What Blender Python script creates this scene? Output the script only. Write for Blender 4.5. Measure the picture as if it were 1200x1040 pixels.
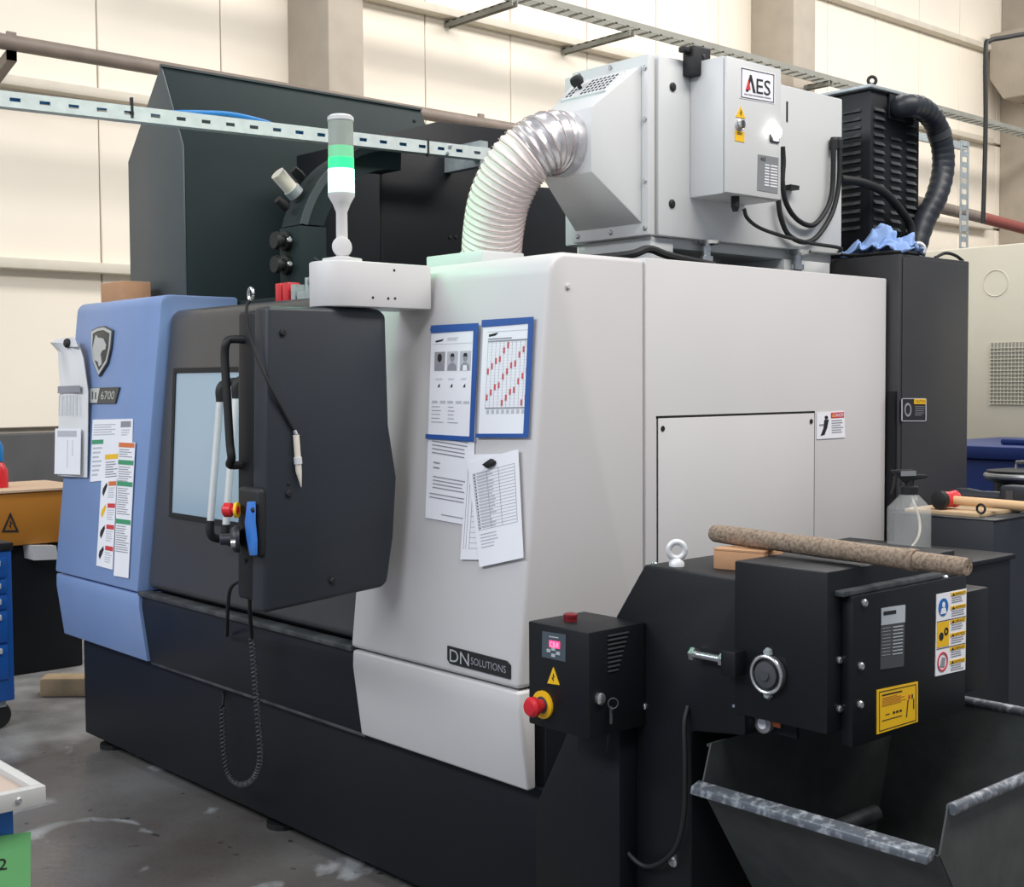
import bpy, bmesh, math, random
from mathutils import Vector, Matrix
random.seed(7)
for o in list(bpy.data.objects):
    bpy.data.objects.remove(o)
scene = bpy.context.scene
COL = scene.collection
# ------------------------------------------------------------------ camera
F_PX, CX, CY = 1525.0, 600.0, 520.0
CAM = Vector((2.4648, -2.2184, 1.5392))
ROT = Matrix(((0.66675846, -0.03123368, 0.74461911),
              (0.74525072, 0.03581934, -0.66582155),
              (-0.00587571, 0.99887008, 0.04715977)))
cam_data = bpy.data.cameras.new('camera')
cam_data.sensor_fit = 'HORIZONTAL'
cam_data.sensor_width = 36.0
cam_data.lens = F_PX / 1200.0 * 36.0
cam_data.clip_start = 0.05
cam = bpy.data.objects.new('camera', cam_data)
cam.matrix_world = Matrix.Translation(CAM) @ ROT.to_4x4()
COL.objects.link(cam)
scene.camera = cam
# ------------------------------------------------------------------ world, lamps, exposure
world = bpy.data.worlds.new('workshop_ambient')
scene.world = world
world.use_nodes = True
world.node_tree.nodes['Background'].inputs[0].default_value = (0.78, 0.86, 1.0, 1)
world.node_tree.nodes['Background'].inputs[1].default_value = 0.36
def area_lamp(name, loc, rot, sx, sy, power, col):
    l = bpy.data.lights.new(name, 'AREA')
    l.shape = 'RECTANGLE'; l.size = sx; l.size_y = sy; l.energy = power; l.color = col
    o = bpy.data.objects.new(name, l); o.location = loc; o.rotation_euler = rot
    COL.objects.link(o)
WARM = (1.0, 0.955, 0.90)
area_lamp('unseen_hall_light', (3.2, 1.5, 6.2), (0, math.radians(22), 0), 1.2, 8.0, 485, WARM)
area_lamp('unseen_hall_light', (-2.4, 9.0, 6.8), (0, math.radians(30), 0), 1.2, 15.0, 680, WARM)  # unseen light added to brighten the cream wall
area_lamp('unseen_hall_light', (-1.5, -6.5, 5.6), (math.radians(48), 0, 0), 9.0, 1.5, 480, (0.92, 0.955, 1.0))  # added light standing in for cool daylight on the machine front
vs = scene.view_settings
vs.view_transform = 'Standard'; vs.look = 'None'; vs.exposure = 0.0; vs.gamma = 1.0
vs.use_curve_mapping = False
# ------------------------------------------------------------------ pixel rays of the 1200x1040 photograph
def ray(px, py):
    return ROT @ Vector((px - CX, -(py - CY), -F_PX))
def PX(px, py, x): r = ray(px, py); return CAM + r * ((x - CAM.x) / r.x)
def PY(px, py, y): r = ray(px, py); return CAM + r * ((y - CAM.y) / r.y)
def PZ(px, py, z): r = ray(px, py); return CAM + r * ((z - CAM.z) / r.z)
def PP(px, py, p0, n): r = ray(px, py); return CAM + r * ((p0 - CAM).dot(n) / r.dot(n))
# ------------------------------------------------------------------ materials
def lin(c):
    return tuple(((v / 255) / 12.92 if v / 255 <= 0.04045 else ((v / 255 + 0.055) / 1.055) ** 2.4) for v in c) + (1.0,)
MATS = {}
def mat(name, rgb, rough=0.5, metal=0.0, vary=0.05, scale=6.0, bump=0.0, bscale=60.0, spec=0.5,
        emit=None, strength=0.0, trans=0.0, alpha=1.0, rgb2=None, lo=0.45, hi=0.6):
    if name in MATS: return MATS[name]
    m = bpy.data.materials.new(name); m.use_nodes = True
    nt = m.node_tree; b = nt.nodes['Principled BSDF']
    tc = nt.nodes.new('ShaderNodeTexCoord'); nz = nt.nodes.new('ShaderNodeTexNoise')
    nz.inputs['Scale'].default_value = scale; nz.inputs['Detail'].default_value = 6
    nt.links.new(tc.outputs['Object'], nz.inputs['Vector'])
    rp = nt.nodes.new('ShaderNodeValToRGB')
    c = lin(rgb)
    if rgb2:
        rp.color_ramp.elements[0].position = lo; rp.color_ramp.elements[1].position = hi
        rp.color_ramp.elements[0].color = c; rp.color_ramp.elements[1].color = lin(rgb2)
    else:
        rp.color_ramp.elements[0].position = 0.3; rp.color_ramp.elements[1].position = 0.7
        rp.color_ramp.elements[0].color = tuple(max(0, v * (1 - vary)) for v in c[:3]) + (1,)
        rp.color_ramp.elements[1].color = tuple(min(1, v * (1 + vary)) for v in c[:3]) + (1,)
    nt.links.new(nz.outputs['Fac'], rp.inputs['Fac'])
    nt.links.new(rp.outputs['Color'], b.inputs['Base Color'])
    b.inputs['Roughness'].default_value = rough
    b.inputs['Metallic'].default_value = metal
    b.inputs['Specular IOR Level'].default_value = spec
    if trans: b.inputs['Transmission Weight'].default_value = trans
    if alpha < 1: b.inputs['Alpha'].default_value = alpha
    if emit:
        b.inputs['Emission Color'].default_value = lin(emit); b.inputs['Emission Strength'].default_value = strength
    if bump:
        n2 = nt.nodes.new('ShaderNodeTexNoise'); n2.inputs['Scale'].default_value = bscale
        n2.inputs['Detail'].default_value = 4
        nt.links.new(tc.outputs['Object'], n2.inputs['Vector'])
        bp = nt.nodes.new('ShaderNodeBump'); bp.inputs['Strength'].default_value = bump
        bp.inputs['Distance'].default_value = 0.004
        nt.links.new(n2.outputs['Fac'], bp.inputs['Height']); nt.links.new(bp.outputs['Normal'], b.inputs['Normal'])
    MATS[name] = m
    return m
M = {
 'black': mat('black_paint', (19, 21, 25), 0.45, spec=0.32, bump=0.08, bscale=400),
 'base': mat('base_black_paint', (18, 21, 27), 0.5, spec=0.3, bump=0.08, bscale=400),
 'panelblack': mat('control_black', (36, 41, 48), 0.45, bump=0.1, bscale=500),
 'door': mat('door_grey_metallic', (74, 74, 76), 0.34, metal=0.25, bump=0.05, bscale=500),
 'lower': mat('lower_panel_navy', (22, 27, 35), 0.42, spec=0.35),
 'blue': mat('cover_blue', (124, 150, 196), 0.38, vary=0.03),
 'grey': mat('cover_grey', (206, 204, 204), 0.42, vary=0.015, scale=3, bump=0.06, bscale=700),
 'aes': mat('collector_grey', (206, 208, 208), 0.4, vary=0.012, scale=3),
 'dirtgrey': mat('dusty_black', (50, 53, 56), 0.5, scale=14, rgb2=(74, 76, 78)),
 'green_dark': mat('hood_grey_lamp_green', (34, 46, 47), 0.65, vary=0.06, spec=0.2),  # signal lamp's green glow is mixed into this dark paint
 'hoodplate': mat('hood_plate_grey', (68, 76, 78), 0.45),
 'ecab': mat('cabinet_charcoal', (50, 50, 52), 0.45, bump=0.08, bscale=400),
 'cord': mat('coil_cord_grey', (70, 72, 76), 0.5),
 'rubber': mat('rubber_black', (20, 21, 23), 0.6),
 'gap': mat('joint_black', (8, 8, 9), 0.8),
 'steel': mat('bright_steel', (205, 207, 208), 0.25, metal=0.9),
 'alu': mat('aluminium', (214, 216, 218), 0.4, metal=0.15),
 'galv': mat('galvanised_steel', (168, 176, 178), 0.42, metal=0.35, scale=40, vary=0.12),
 'strut': mat('strut_pale_zinc', (210, 218, 217), 0.45, metal=0.1, scale=30, vary=0.08),
 'traygrey': mat('tray_dull_grey', (132, 132, 124), 0.6, vary=0.1),
 'oldpipe': mat('old_pipe_brown', (128, 116, 106), 0.55, vary=0.12, scale=9),
 'bin': mat('bin_dark_steel', (60, 64, 64), 0.45, scale=18, vary=0.18, bump=0.1, bscale=80),
 'binlip': mat('bin_worn_lip', (92, 97, 104), 0.4, metal=0.3, scale=55, rgb2=(158, 163, 170), lo=0.48, hi=0.66),
 'paper': mat('paper_white', (236, 237, 243), 0.7, vary=0.02),
 'paperoff': mat('paper_plastic_sleeve', (222, 224, 226), 0.35, vary=0.04),
 'ink': mat('print_grey', (142, 142, 150), 0.8),
 'inklight': mat('print_light_grey', (186, 188, 196), 0.8),
 'inkblack': mat('print_black', (28, 28, 32), 0.7),
 'inkred': mat('print_red', (196, 92, 98), 0.8),
 'portrait': mat('print_portrait_grey', (150, 150, 156), 0.8),
 'tape': mat('blue_tape', (38, 84, 158), 0.5, vary=0.05),
 'yellow': mat('sticker_yellow', (240, 190, 28), 0.45, vary=0.03),
 'orange': mat('sticker_orange', (214, 116, 62), 0.5),
 'green': mat('sticker_green', (60, 150, 110), 0.5),
 'red': mat('red_plastic', (205, 38, 48), 0.35),
 'redlabel': mat('sticker_red', (205, 60, 66), 0.5),
 'darkred': mat('lamp_dark_red', (110, 24, 30), 0.25),
 'bluesign': mat('sticker_blue', (36, 104, 178), 0.5),
 'cream': mat('wall_cream', (240, 231, 215), 0.6, vary=0.025, scale=1.2),
 'creamdark': mat('girt_beige', (212, 204, 188), 0.6, vary=0.06),
 'concrete_col': mat('column_concrete', (172, 162, 148), 0.75, vary=0.07, scale=4, bump=0.15, bscale=40),
 'dado': mat('dado_dark', (84, 84, 86), 0.7, vary=0.1, scale=5),
 'toolblue': mat('tool_cabinet_blue', (28, 92, 176), 0.4),
 'amber': mat('amber_enamel', (182, 120, 40), 0.45, vary=0.06),
 'card': mat('cardboard', (184, 140, 104), 0.85, vary=0.05, scale=20, bump=0.2),
 'cardlight': mat('cardboard_pale', (206, 178, 150), 0.85, vary=0.05),
 'wood': mat('raw_wood', (196, 170, 134), 0.75, vary=0.12, scale=12),
 'pole': mat('weathered_wood', (146, 129, 112), 0.85, scale=130, rgb2=(108, 92, 78), lo=0.42, hi=0.66, bump=0.5, bscale=120),
 'rag': mat('rag_blue', (142, 172, 222), 0.9, vary=0.08, scale=30),
 'duct': mat('duct_white', (238, 228, 224), 0.42, vary=0.02),
 'foil': mat('duct_foil', (206, 204, 206), 0.32, metal=0.6, scale=24, vary=0.2, bump=0.25, bscale=60),
 'wire': mat('duct_wire', (176, 150, 146), 0.5),
 'airblue': mat('air_hose_blue', (22, 120, 190), 0.35),
 'clipblue': mat('clip_blue', (58, 122, 206), 0.4),
 'creammachine': mat('far_machine_cream', (214, 208, 188), 0.5, vary=0.02),
 'meshgrey': mat('grille_grey', (150, 148, 138), 0.6),
 'navy': mat('far_machine_blue', (30, 52, 112), 0.4),
 'handle_wood': mat('mallet_handle_wood', (214, 176, 132), 0.55, vary=0.08, scale=15),
 'greennote': mat('note_green', (112, 186, 118), 0.75, vary=0.03),
 'trayrim': mat('tray_rim', (196, 196, 194), 0.45, metal=0.2),
 'trayliner': mat('tray_liner', (176, 160, 148), 0.8, vary=0.06),
 'cartblue': mat('cart_blue', (34, 112, 190), 0.4),
 'plate': mat('nameplate_silver', (150, 152, 154), 0.4, metal=0.4),
 'platedark': mat('nameplate_dark', (70, 72, 75), 0.4),
 'lensdark': mat('tower_lens_off', (170, 178, 170), 0.25, alpha=0.8),
 'display': mat('display_red', (255, 60, 110), 0.4, emit=(255, 50, 105), strength=2.2),
 'lit_white': mat('lamp_lit_white', (255, 255, 250), 0.4, emit=(255, 252, 240), strength=9.0),
 'lit_green': mat('tower_lens_lit', (200, 255, 215), 0.4, emit=(120, 255, 175), strength=4.5),
 'green_glow': mat('tower_lens_glow', (60, 230, 130), 0.35, emit=(20, 230, 120), strength=1.1),  # lamp glow falling off up the lens, put into stepped colours
 'green_fade': mat('tower_lens_fade', (130, 205, 160), 0.3, emit=(60, 200, 120), strength=0.25),
 'keypad': mat('keypad_grey', (72, 84, 92), 0.5),
 'key': mat('keypad_button', (176, 184, 190), 0.5),
 'silver': mat('emblem_silver', (200, 204, 206), 0.32, metal=0.5),
 'emblem_dark': mat('emblem_dark', (74, 76, 74), 0.4, metal=0.3),
 'ivory': mat('pen_ivory', (226, 218, 204), 0.4),
 'fixture': mat('fixture_black', (38, 40, 44), 0.4),
 'rust': mat('old_red_pipe', (142, 74, 66), 0.6),
}
def glass_mat(name, rgb, rough, trans, alpha=1.0):
    m = mat(name, rgb, rough, vary=0.02, trans=trans, alpha=alpha); return m
M['pet'] = glass_mat('clear_plastic', (240, 242, 240), 0.06, 0.0, 0.2)
M['window'] = mat('door_glass', (156, 178, 194), 0.12, vary=0.03, scale=2.0, spec=0.6)
# floor material: dark damp concrete with pale worn patches
def floor_material():
    m = bpy.data.materials.new('floor_concrete'); m.use_nodes = True
    nt = m.node_tree; b = nt.nodes['Principled BSDF']; L = nt.links.new
    tc = nt.nodes.new('ShaderNodeTexCoord')
    def noise(s, d, w=0.0):
        n = nt.nodes.new('ShaderNodeTexNoise'); n.inputs['Scale'].default_value = s; n.inputs['Detail'].default_value = d
        n.inputs['Distortion'].default_value = w; L(tc.outputs['Object'], n.inputs['Vector']); return n
    def ramp(n, a, ca, b_, cb):
        r = nt.nodes.new('ShaderNodeValToRGB'); e = r.color_ramp.elements
        e[0].position = a; e[0].color = ca; e[1].position = b_; e[1].color = cb
        L(n.outputs['Fac'], r.inputs['Fac']); return r
    base = ramp(noise(1.1, 8), 0.38, lin((88, 82, 78)), 0.66, lin((122, 121, 120)))
    worn = ramp(noise(2.6, 8, 0.6), 0.60, (0, 0, 0, 1), 0.66, (1, 1, 1, 1))
    spot = ramp(noise(17, 5), 0.66, (0, 0, 0, 1), 0.72, (1, 1, 1, 1))
    mx = nt.nodes.new('ShaderNodeMixRGB'); L(worn.outputs[0], mx.inputs[0]); L(base.outputs[0], mx.inputs[1])
    mx.inputs[2].default_value = lin((168, 170, 172))
    m2 = nt.nodes.new('ShaderNodeMixRGB'); L(spot.outputs[0], m2.inputs[0]); L(mx.outputs[0], m2.inputs[1])
    m2.inputs[2].default_value = lin((54, 52, 50))
    sx = nt.nodes.new('ShaderNodeSeparateXYZ'); L(tc.outputs['Object'], sx.inputs[0])
    edge = nt.nodes.new('ShaderNodeMath'); edge.operation = 'MULTIPLY_ADD'
    L(noise(3.2, 7).outputs['Fac'], edge.inputs[0]); edge.inputs[1].default_value = 0.9; L(sx.outputs['X'], edge.inputs[2])
    mr = nt.nodes.new('ShaderNodeMapRange'); L(edge.outputs[0], mr.inputs['Value'])
    mr.inputs['From Min'].default_value = -2.60; mr.inputs['From Max'].default_value = -2.35
    mr.inputs['To Min'].default_value = 0.8; mr.inputs['To Max'].default_value = 0.0
    m3 = nt.nodes.new('ShaderNodeMixRGB'); L(mr.outputs[0], m3.inputs[0]); L(m2.outputs[0], m3.inputs[1])
    pale = ramp(noise(6.0, 8), 0.35, lin((146, 145, 142)), 0.7, lin((186, 186, 183))); L(pale.outputs[0], m3.inputs[2])
    L(m3.outputs[0], b.inputs['Base Color'])
    rr = ramp(noise(1.6, 5), 0.35, (0.16, 0.16, 0.16, 1), 0.65, (0.5, 0.5, 0.5, 1)); L(rr.outputs[0], b.inputs['Roughness'])
    bp = nt.nodes.new('ShaderNodeBump'); bp.inputs['Strength'].default_value = 0.12; bp.inputs['Distance'].default_value = 0.01
    L(noise(30, 6).outputs['Fac'], bp.inputs['Height']); L(bp.outputs['Normal'], b.inputs['Normal'])
    return m
M['floor'] = floor_material()
# ------------------------------------------------------------------ mesh builder
def V(*a): return Vector(a)
class MB:
    def __init__(s): s.v = []; s.f = []
    def add(s, vs_, fs):
        o = len(s.v); s.v += [Vector(p) for p in vs_]; s.f += [tuple(i + o for i in f) for f in fs]; return s
    def box(s, x0, x1, y0, y1, z0, z1):
        return s.add([(x0,y0,z0),(x1,y0,z0),(x1,y1,z0),(x0,y1,z0),(x0,y0,z1),(x1,y0,z1),(x1,y1,z1),(x0,y1,z1)],
                     [(0,3,2,1),(4,5,6,7),(0,1,5,4),(1,2,6,5),(2,3,7,6),(3,0,4,7)])
    def prism(s, poly, axis, a, b):
        def mk(p, t):
            return {'X': (t, p[0], p[1]), 'Y': (p[0], t, p[1]), 'Z': (p[0], p[1], t)}[axis]
        n = len(poly)
        vs_ = [mk(p, a) for p in poly] + [mk(p, b) for p in poly]
        fs = [tuple(range(n))[::-1], tuple(range(n, 2 * n))] + [(i, (i + 1) % n, (i + 1) % n + n, i + n) for i in range(n)]
        return s.add(vs_, fs)
    def slab(s, pts, n, t0, t1):
        k = len(pts); vs_ = [p + n * t0 for p in pts] + [p + n * t1 for p in pts]
        fs = [tuple(range(k))[::-1], tuple(range(k, 2 * k))] + [(i, (i + 1) % k, (i + 1) % k + k, i + k) for i in range(k)]
        return s.add(vs_, fs)
    def tube(s, path, r, seg=12, cap=True):
        path = [Vector(p) for p in path]; n = len(path)
        rs = r if isinstance(r, (list, tuple)) else [r] * n
        t0 = (path[1] - path[0]).normalized()
        u = t0.cross(Vector((0, 0, 1)))
        if u.length < 1e-3: u = t0.cross(Vector((1, 0, 0)))
        u.normalize(); vs_ = []
        for i in range(n):
            t = (path[min(i + 1, n - 1)] - path[max(i - 1, 0)])
            t = t.normalized() if t.length > 1e-9 else t0
            u = (u - t * u.dot(t))
            if u.length < 1e-6: u = t.orthogonal()
            u.normalize(); w = t.cross(u)
            for k in range(seg):
                a = 2 * math.pi * k / seg
                vs_.append(path[i] + (u * math.cos(a) + w * math.sin(a)) * rs[i])
        fs = [(i * seg + k, i * seg + (k + 1) % seg, (i + 1) * seg + (k + 1) % seg, (i + 1) * seg + k) for i in range(n - 1) for k in range(seg)]
        if cap: fs += [tuple(range(seg))[::-1], tuple(range((n - 1) * seg, n * seg))]
        return s.add(vs_, fs)
    def lathe(s, prof, base, axis, seg=24):
        axis = Vector(axis).normalized(); base = Vector(base)
        path = [base + axis * h for r, h in prof]
        # guard: identical heights are allowed, frame from axis
        u = axis.orthogonal().normalized(); w = axis.cross(u); vs_ = []
        for (r, h), p in zip(prof, path):
            for k in range(seg):
                a = 2 * math.pi * k / seg; vs_.append(p + (u * math.cos(a) + w * math.sin(a)) * max(r, 1e-4))
        n = len(prof)
        fs = [(i * seg + k, i * seg + (k + 1) % seg, (i + 1) * seg + (k + 1) % seg, (i + 1) * seg + k) for i in range(n - 1) for k in range(seg)]
        fs += [tuple(range(seg))[::-1], tuple(range((n - 1) * seg, n * seg))]
        return s.add(vs_, fs)
    def mesh(s, name, bevel=0.0, segs=2, smooth=False):
        me = bpy.data.meshes.new(name)
        bm = bmesh.new()
        bv = [bm.verts.new(p) for p in s.v]
        for f in s.f:
            try: bm.faces.new([bv[i] for i in f])
            except ValueError: pass
        bmesh.ops.recalc_face_normals(bm, faces=bm.faces)
        if bevel:
            es = [e for e in bm.edges if len(e.link_faces) == 2 and e.calc_face_angle(0) > 0.5]
            bmesh.ops.bevel(bm, geom=es, offset=bevel, segments=segs, profile=0.5, affect='EDGES', clamp_overlap=True)
        bm.to_mesh(me); bm.free()
        if smooth or bevel:
            me.shade_smooth(); me.set_sharp_from_angle(angle=math.radians(40))
        return me
    def build(s, name, m, parent=None, bevel=0.0, segs=2, smooth=False, label=None):
        me = s.mesh(name, bevel, segs, smooth)
        me.materials.append(M[m] if isinstance(m, str) else m)
        o = bpy.data.objects.new(name, me); COL.objects.link(o)
        if parent: o.parent = parent; o.matrix_parent_inverse = parent_inv(parent)
        if label: o['label'] = label
        return o
def parent_inv(p):
    m = Matrix.Identity(4); q = p
    while q is not None:
        m = m @ Matrix.Identity(4); q = q.parent
    return world_of(p).inverted()
def world_of(o):
    m = o.matrix_basis.copy()
    if o.parent: m = world_of(o.parent) @ o.matrix_parent_inverse @ m
    return m
def tag(o, label, cat, group=None):
    o['label'] = label; o['category'] = cat
    if group: o['group'] = group
    return o
def thing(name, label, cat, loc, group=None):
    o = bpy.data.objects.new(name, None); COL.objects.link(o); o.location = loc
    o.empty_display_size = 0.1
    return tag(o, label, cat, group)
def struct(o): o['kind'] = 'structure'; return o
def share(src, name, delta, parent):
    o = bpy.data.objects.new(name, src.data); COL.objects.link(o)
    o.matrix_world = Matrix.Translation(delta)
    o.parent = parent; o.matrix_parent_inverse = parent_inv(parent); o.matrix_basis = Matrix.Translation(delta)
    return o
def smooth_path(pts, n=10):
    pts = [Vector(p) for p in pts]; out = []
    P = [pts[0] * 2 - pts[1]] + pts + [pts[-1] * 2 - pts[-2]]
    for i in range(1, len(P) - 2):
        for k in range(n):
            t = k / n; a, b, c, d = P[i - 1], P[i], P[i + 1], P[i + 2]
            out.append(0.5 * ((2 * b) + (c - a) * t + (2 * a - 5 * b + 4 * c - d) * t * t + (3 * b - a - 3 * c + d) * t ** 3))
    out.append(pts[-1]); return out
TEXT = {}
def text_mesh(s):
    if s in TEXT: return TEXT[s]
    cu = bpy.data.curves.new('t', 'FONT'); cu.body = s; cu.resolution_u = 3
    o = bpy.data.objects.new('t', cu); COL.objects.link(o)
    me = bpy.data.meshes.new_from_object(o.evaluated_get(bpy.context.evaluated_depsgraph_get()))
    vs_ = [v.co.copy() for v in me.vertices]; fs = [tuple(p.vertices) for p in me.polygons]
    bpy.data.objects.remove(o); bpy.data.curves.remove(cu); bpy.data.meshes.remove(me)
    x0 = min(v.x for v in vs_); x1 = max(v.x for v in vs_); y0 = min(v.y for v in vs_); y1 = max(v.y for v in vs_)
    TEXT[s] = ([((v.x - x0) / (x1 - x0), (v.y - y0) / (y1 - y0)) for v in vs_], fs)
    return TEXT[s]
class Sheet:
    """A flat quad (tl, tr, br, bl in world space); u right, v down; print lies on it as thin bars."""
    def __init__(s, tl, tr, br, bl):
        s.c = [Vector(p) for p in (tl, tr, br, bl)]
        n = (s.c[1] - s.c[0]).cross(s.c[3] - s.c[0]).normalized()
        if n.dot(CAM - s.c[0]) < 0: n = -n
        s.n = n; s.ink = {}
    def p(s, u, v, off=0.0):
        a = s.c[0].lerp(s.c[1], u); b = s.c[3].lerp(s.c[2], u); return a.lerp(b, v) + s.n * off
    def poly(s, m, pts, t=0.0022, t0=0.0):
        s.ink.setdefault(m, MB()).slab([s.p(u, v) for u, v in pts], s.n, t0, t)
    def bar(s, m, u0, v0, u1, v1, t=0.0022): s.poly(m, [(u0, v0), (u1, v0), (u1, v1), (u0, v1)], t)
    def disc(s, m, u, v, ru, rv, t=0.0024, n=16, r_in=None):
        if r_in is None:
            s.poly(m, [(u + ru * math.cos(2 * math.pi * k / n), v + rv * math.sin(2 * math.pi * k / n)) for k in range(n)], t)
        else:
            for k in range(n):
                a, b = 2 * math.pi * k / n, 2 * math.pi * (k + 1) / n
                s.poly(m, [(u + ru * math.cos(a), v + rv * math.sin(a)), (u + ru * math.cos(b), v + rv * math.sin(b)),
                           (u + ru * r_in * math.cos(b), v + rv * r_in * math.sin(b)), (u + ru * r_in * math.cos(a), v + rv * r_in * math.sin(a))], t)
    def text(s, m, body, u0, v0, u1, v1, t=0.0026):
        uv, fs = text_mesh(body)
        s.ink.setdefault(m, MB()).add([s.p(u0 + (u1 - u0) * a, v1 + (v0 - v1) * b, t) for a, b in uv], fs)
    def lines(s, m, u0, v0, u1, v1, n, fill=0.4, rag=0.4):
        for i in range(n):
            v = v0 + (v1 - v0) * i / n
            s.bar(m, u0, v, u0 + (u1 - u0) * (1 - rag * random.random()), v + (v1 - v0) / n * fill)
    def build(s, name, m, parent, thick=0.0015, label=None, cols=1, bend=None):
        o = MB().slab(s.c, s.n, -0.0005, thick).build(name, m, parent, label=label)
        return o
    def prints(s, parent, names=None):
        for k, mb in s.ink.items():
            o = mb.build((names or {}).get(k, 'printed_mark'), k, parent)
            if len(mb.f) > 7: o['kind'] = 'stuff'
def bolt(name, p, n, r, m, parent, h=None, seg=10):
    h = h or r * 0.8
    return MB().lathe([(r, 0), (r, h * 0.6), (r * 0.7, h), (0.0, h)], p, n, seg).build(name, m, parent, smooth=True)
XP, YN, ZP = V(1, 0, 0), V(0, -1, 0), V(0, 0, 1)

# =================================================================== SETTING
WX = -6.6
struct(MB().box(-7.2, 9.0, -9.0, 20.0, -0.1, 0.0).build('floor', 'floor'))
wall = struct(MB().box(WX - 0.3, WX - 0.06, -4.0, 19.0, 0.0, 8.0).build('wall_left', 'creamdark'))
proto_panels = {}
rows = [(1.24, 2.36), (2.40, 3.60), (3.64, 4.76), (4.80, 6.00), (6.04, 7.6)]
for (z0, z1) in rows:
    src = MB().box(WX - 0.06, WX, 0.004, 0.996, z0, z1).mesh('panel', 0.006, 1)
    src.materials.append(M['cream'])
    for i in range(-3, 19):
        o = bpy.data.objects.new('panel', src); COL.objects.link(o)
        o.parent = wall; o.location = (0, i * 1.0 - 0.1, 0)
dsrc = MB().box(WX - 0.06, WX + 0.04, 0.004, 1.996, 0.0, 1.20).mesh('dado_panel', 0.008, 1)
dsrc.materials.append(M['dado'])
for i in range(-2, 9):
    o = bpy.data.objects.new('dado_panel', dsrc); COL.objects.link(o); o.parent = wall; o.location = (0, i * 2.0 - 0.1, 0)
k = 1
for z in (2.34, 3.58, 4.74, 5.98):
    struct(MB().box(WX, WX + 0.13, -4, 14.6, z, z + 0.07).build('trim_%d' % k, 'creamdark', bevel=0.006)); k += 1
# columns
for (xa, xb, xc, y) in ((338, 385, 427, 3.5), (887, 930, 956, 9.45)):
    xf = PY(xb, 60, y).x; y2 = PX(xc, 60, xf).y
    struct(MB().box(WX + 0.002, xf, y, y2, 0, 8.0).build('wall_column', 'concrete_col', bevel=0.02))
c3 = struct(MB().box(WX + 0.002, -5.2, 15.0, 15.9, 0, 8.0).build('wall_column', 'concrete_col', bevel=0.02))
MB().prism([(-6.3, 5.3), (-5.1, 5.3), (-5.1, 6.2), (-6.5, 6.2), (-6.5, 5.6)], 'Y', 14.5, 15.0).build('corbel', 'concrete_col', c3, bevel=0.02)

# pipe along wall
PXW = -5.85
pipe = thing('steel_pipe', 'long brown steel pipe running level along the cream wall', 'pipe', (PXW, 5, 3.7))
zp = PX(0, 46, PXW).z
MB().tube([(PXW, -3, zp), (PXW, 8.6, zp - 0.03)], 0.05, 14).build('pipe_body', 'oldpipe', pipe, smooth=True)
for y in (PX(14, 50, PXW).y, 4.9):
    b = MB().box(PXW - 0.02, PXW + 0.0, y - 0.03, y + 0.03, zp - 0.12, zp + 0.06)
    b.prism([(-6.44, zp - 0.30), (-6.44, zp - 0.21), (PXW, zp - 0.05), (PXW, zp - 0.12)], 'Y', y - 0.03, y + 0.03)
    b.build('pipe_bracket', 'oldpipe', pipe)
# cable tray higher up, on cantilever brackets
TX = -5.7
tray = thing('cable_tray', 'narrow galvanised cable tray on cantilever brackets high on the wall', 'cable tray', (TX, 9, 4.8))
zt = PX(650, 0, TX).z; y0, y1 = 2.0, 14.9; zt2 = PX(1195, 151, TX).z - 0.02
tb = MB()
for (dx, dz, w) in ((0.0, 0, 0.03), (0.14, 0, 0.03)):
    tb.add([(TX - dx, y0, zt - w), (TX - dx, y1, zt2 - w), (TX - dx, y1, zt2 + w), (TX - dx, y0, zt + w),
            (TX - dx - 0.01, y0, zt - w), (TX - dx - 0.01, y1, zt2 - w), (TX - dx - 0.01, y1, zt2 + w), (TX - dx - 0.01, y0, zt + w)],
           [(0,1,2,3),(7,6,5,4),(0,4,5,1),(3,2,6,7)])
tb.build('side_rail', 'traygrey', tray)
rg = MB()
for i in range(86):
    y = y0 + i * 0.15; z = zt + (zt2 - zt) * (y - y0) / (y1 - y0)
    rg.box(TX - 0.14, TX, y, y + 0.03, z - 0.03, z - 0.02)
o = rg.build('rung', 'traygrey', tray); o['kind'] = 'stuff'
for (px, py) in ((600, -6), (738, 30), (972, 90)):
    q = PX(px, py, TX); b = MB()
    for e in (0, 0.055): b.box(WX, TX, q.y + e, q.y + e + 0.012, q.z - 0.085, q.z - 0.035)
    for i in range(9): b.box(WX + 0.02 + i * 0.1, WX + 0.07 + i * 0.1, q.y, q.y + 0.06, q.z - 0.047, q.z - 0.035)
    b.build('bracket', 'traygrey', tray)
# second pipe, perforated post and cable drop on the right of the wall
p2 = thing('service_pipe', 'brown service pipe with red end beside the perforated post', 'pipe', (-5.6, 11, 3))
q0, q1, q2 = PX(1070, 236, -5.6), PX(1150, 255, -5.6), PX(1215, 272, -5.6)
MB().tube([q0 - V(0, 3.0, 0), q0, q1], 0.07, 12).build('pipe_body', 'oldpipe', p2, smooth=True)
MB().tube([q1, q2], 0.07, 12).build('pipe_end', 'rust', p2, smooth=True)
post = thing('perforated_post', 'pale perforated steel post standing behind the cream machine', 'post', PX(1130, 300, -5.2))
a = PX(1130, 165, -5.2)
pb = MB(); zz = a.z
for e in (-0.09, 0.06): pb.box(-5.2, -5.19, a.y + e, a.y + e + 0.035, 0.0, a.z)
while zz > 1.5:
    pb.box(-5.2, -5.19, a.y - 0.06, a.y + 0.065, zz - 0.06, zz); zz -= 0.12
pb.box(-5.2, -5.19, a.y - 0.06, a.y + 0.065, 0, 1.5)
pb.build('upright', 'galv', post)
MB().box(-5.25, -5.2, a.y - 1.9, a.y + 0.06, a.z - 0.1, a.z - 0.02).build('rail', 'galv', post)
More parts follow.
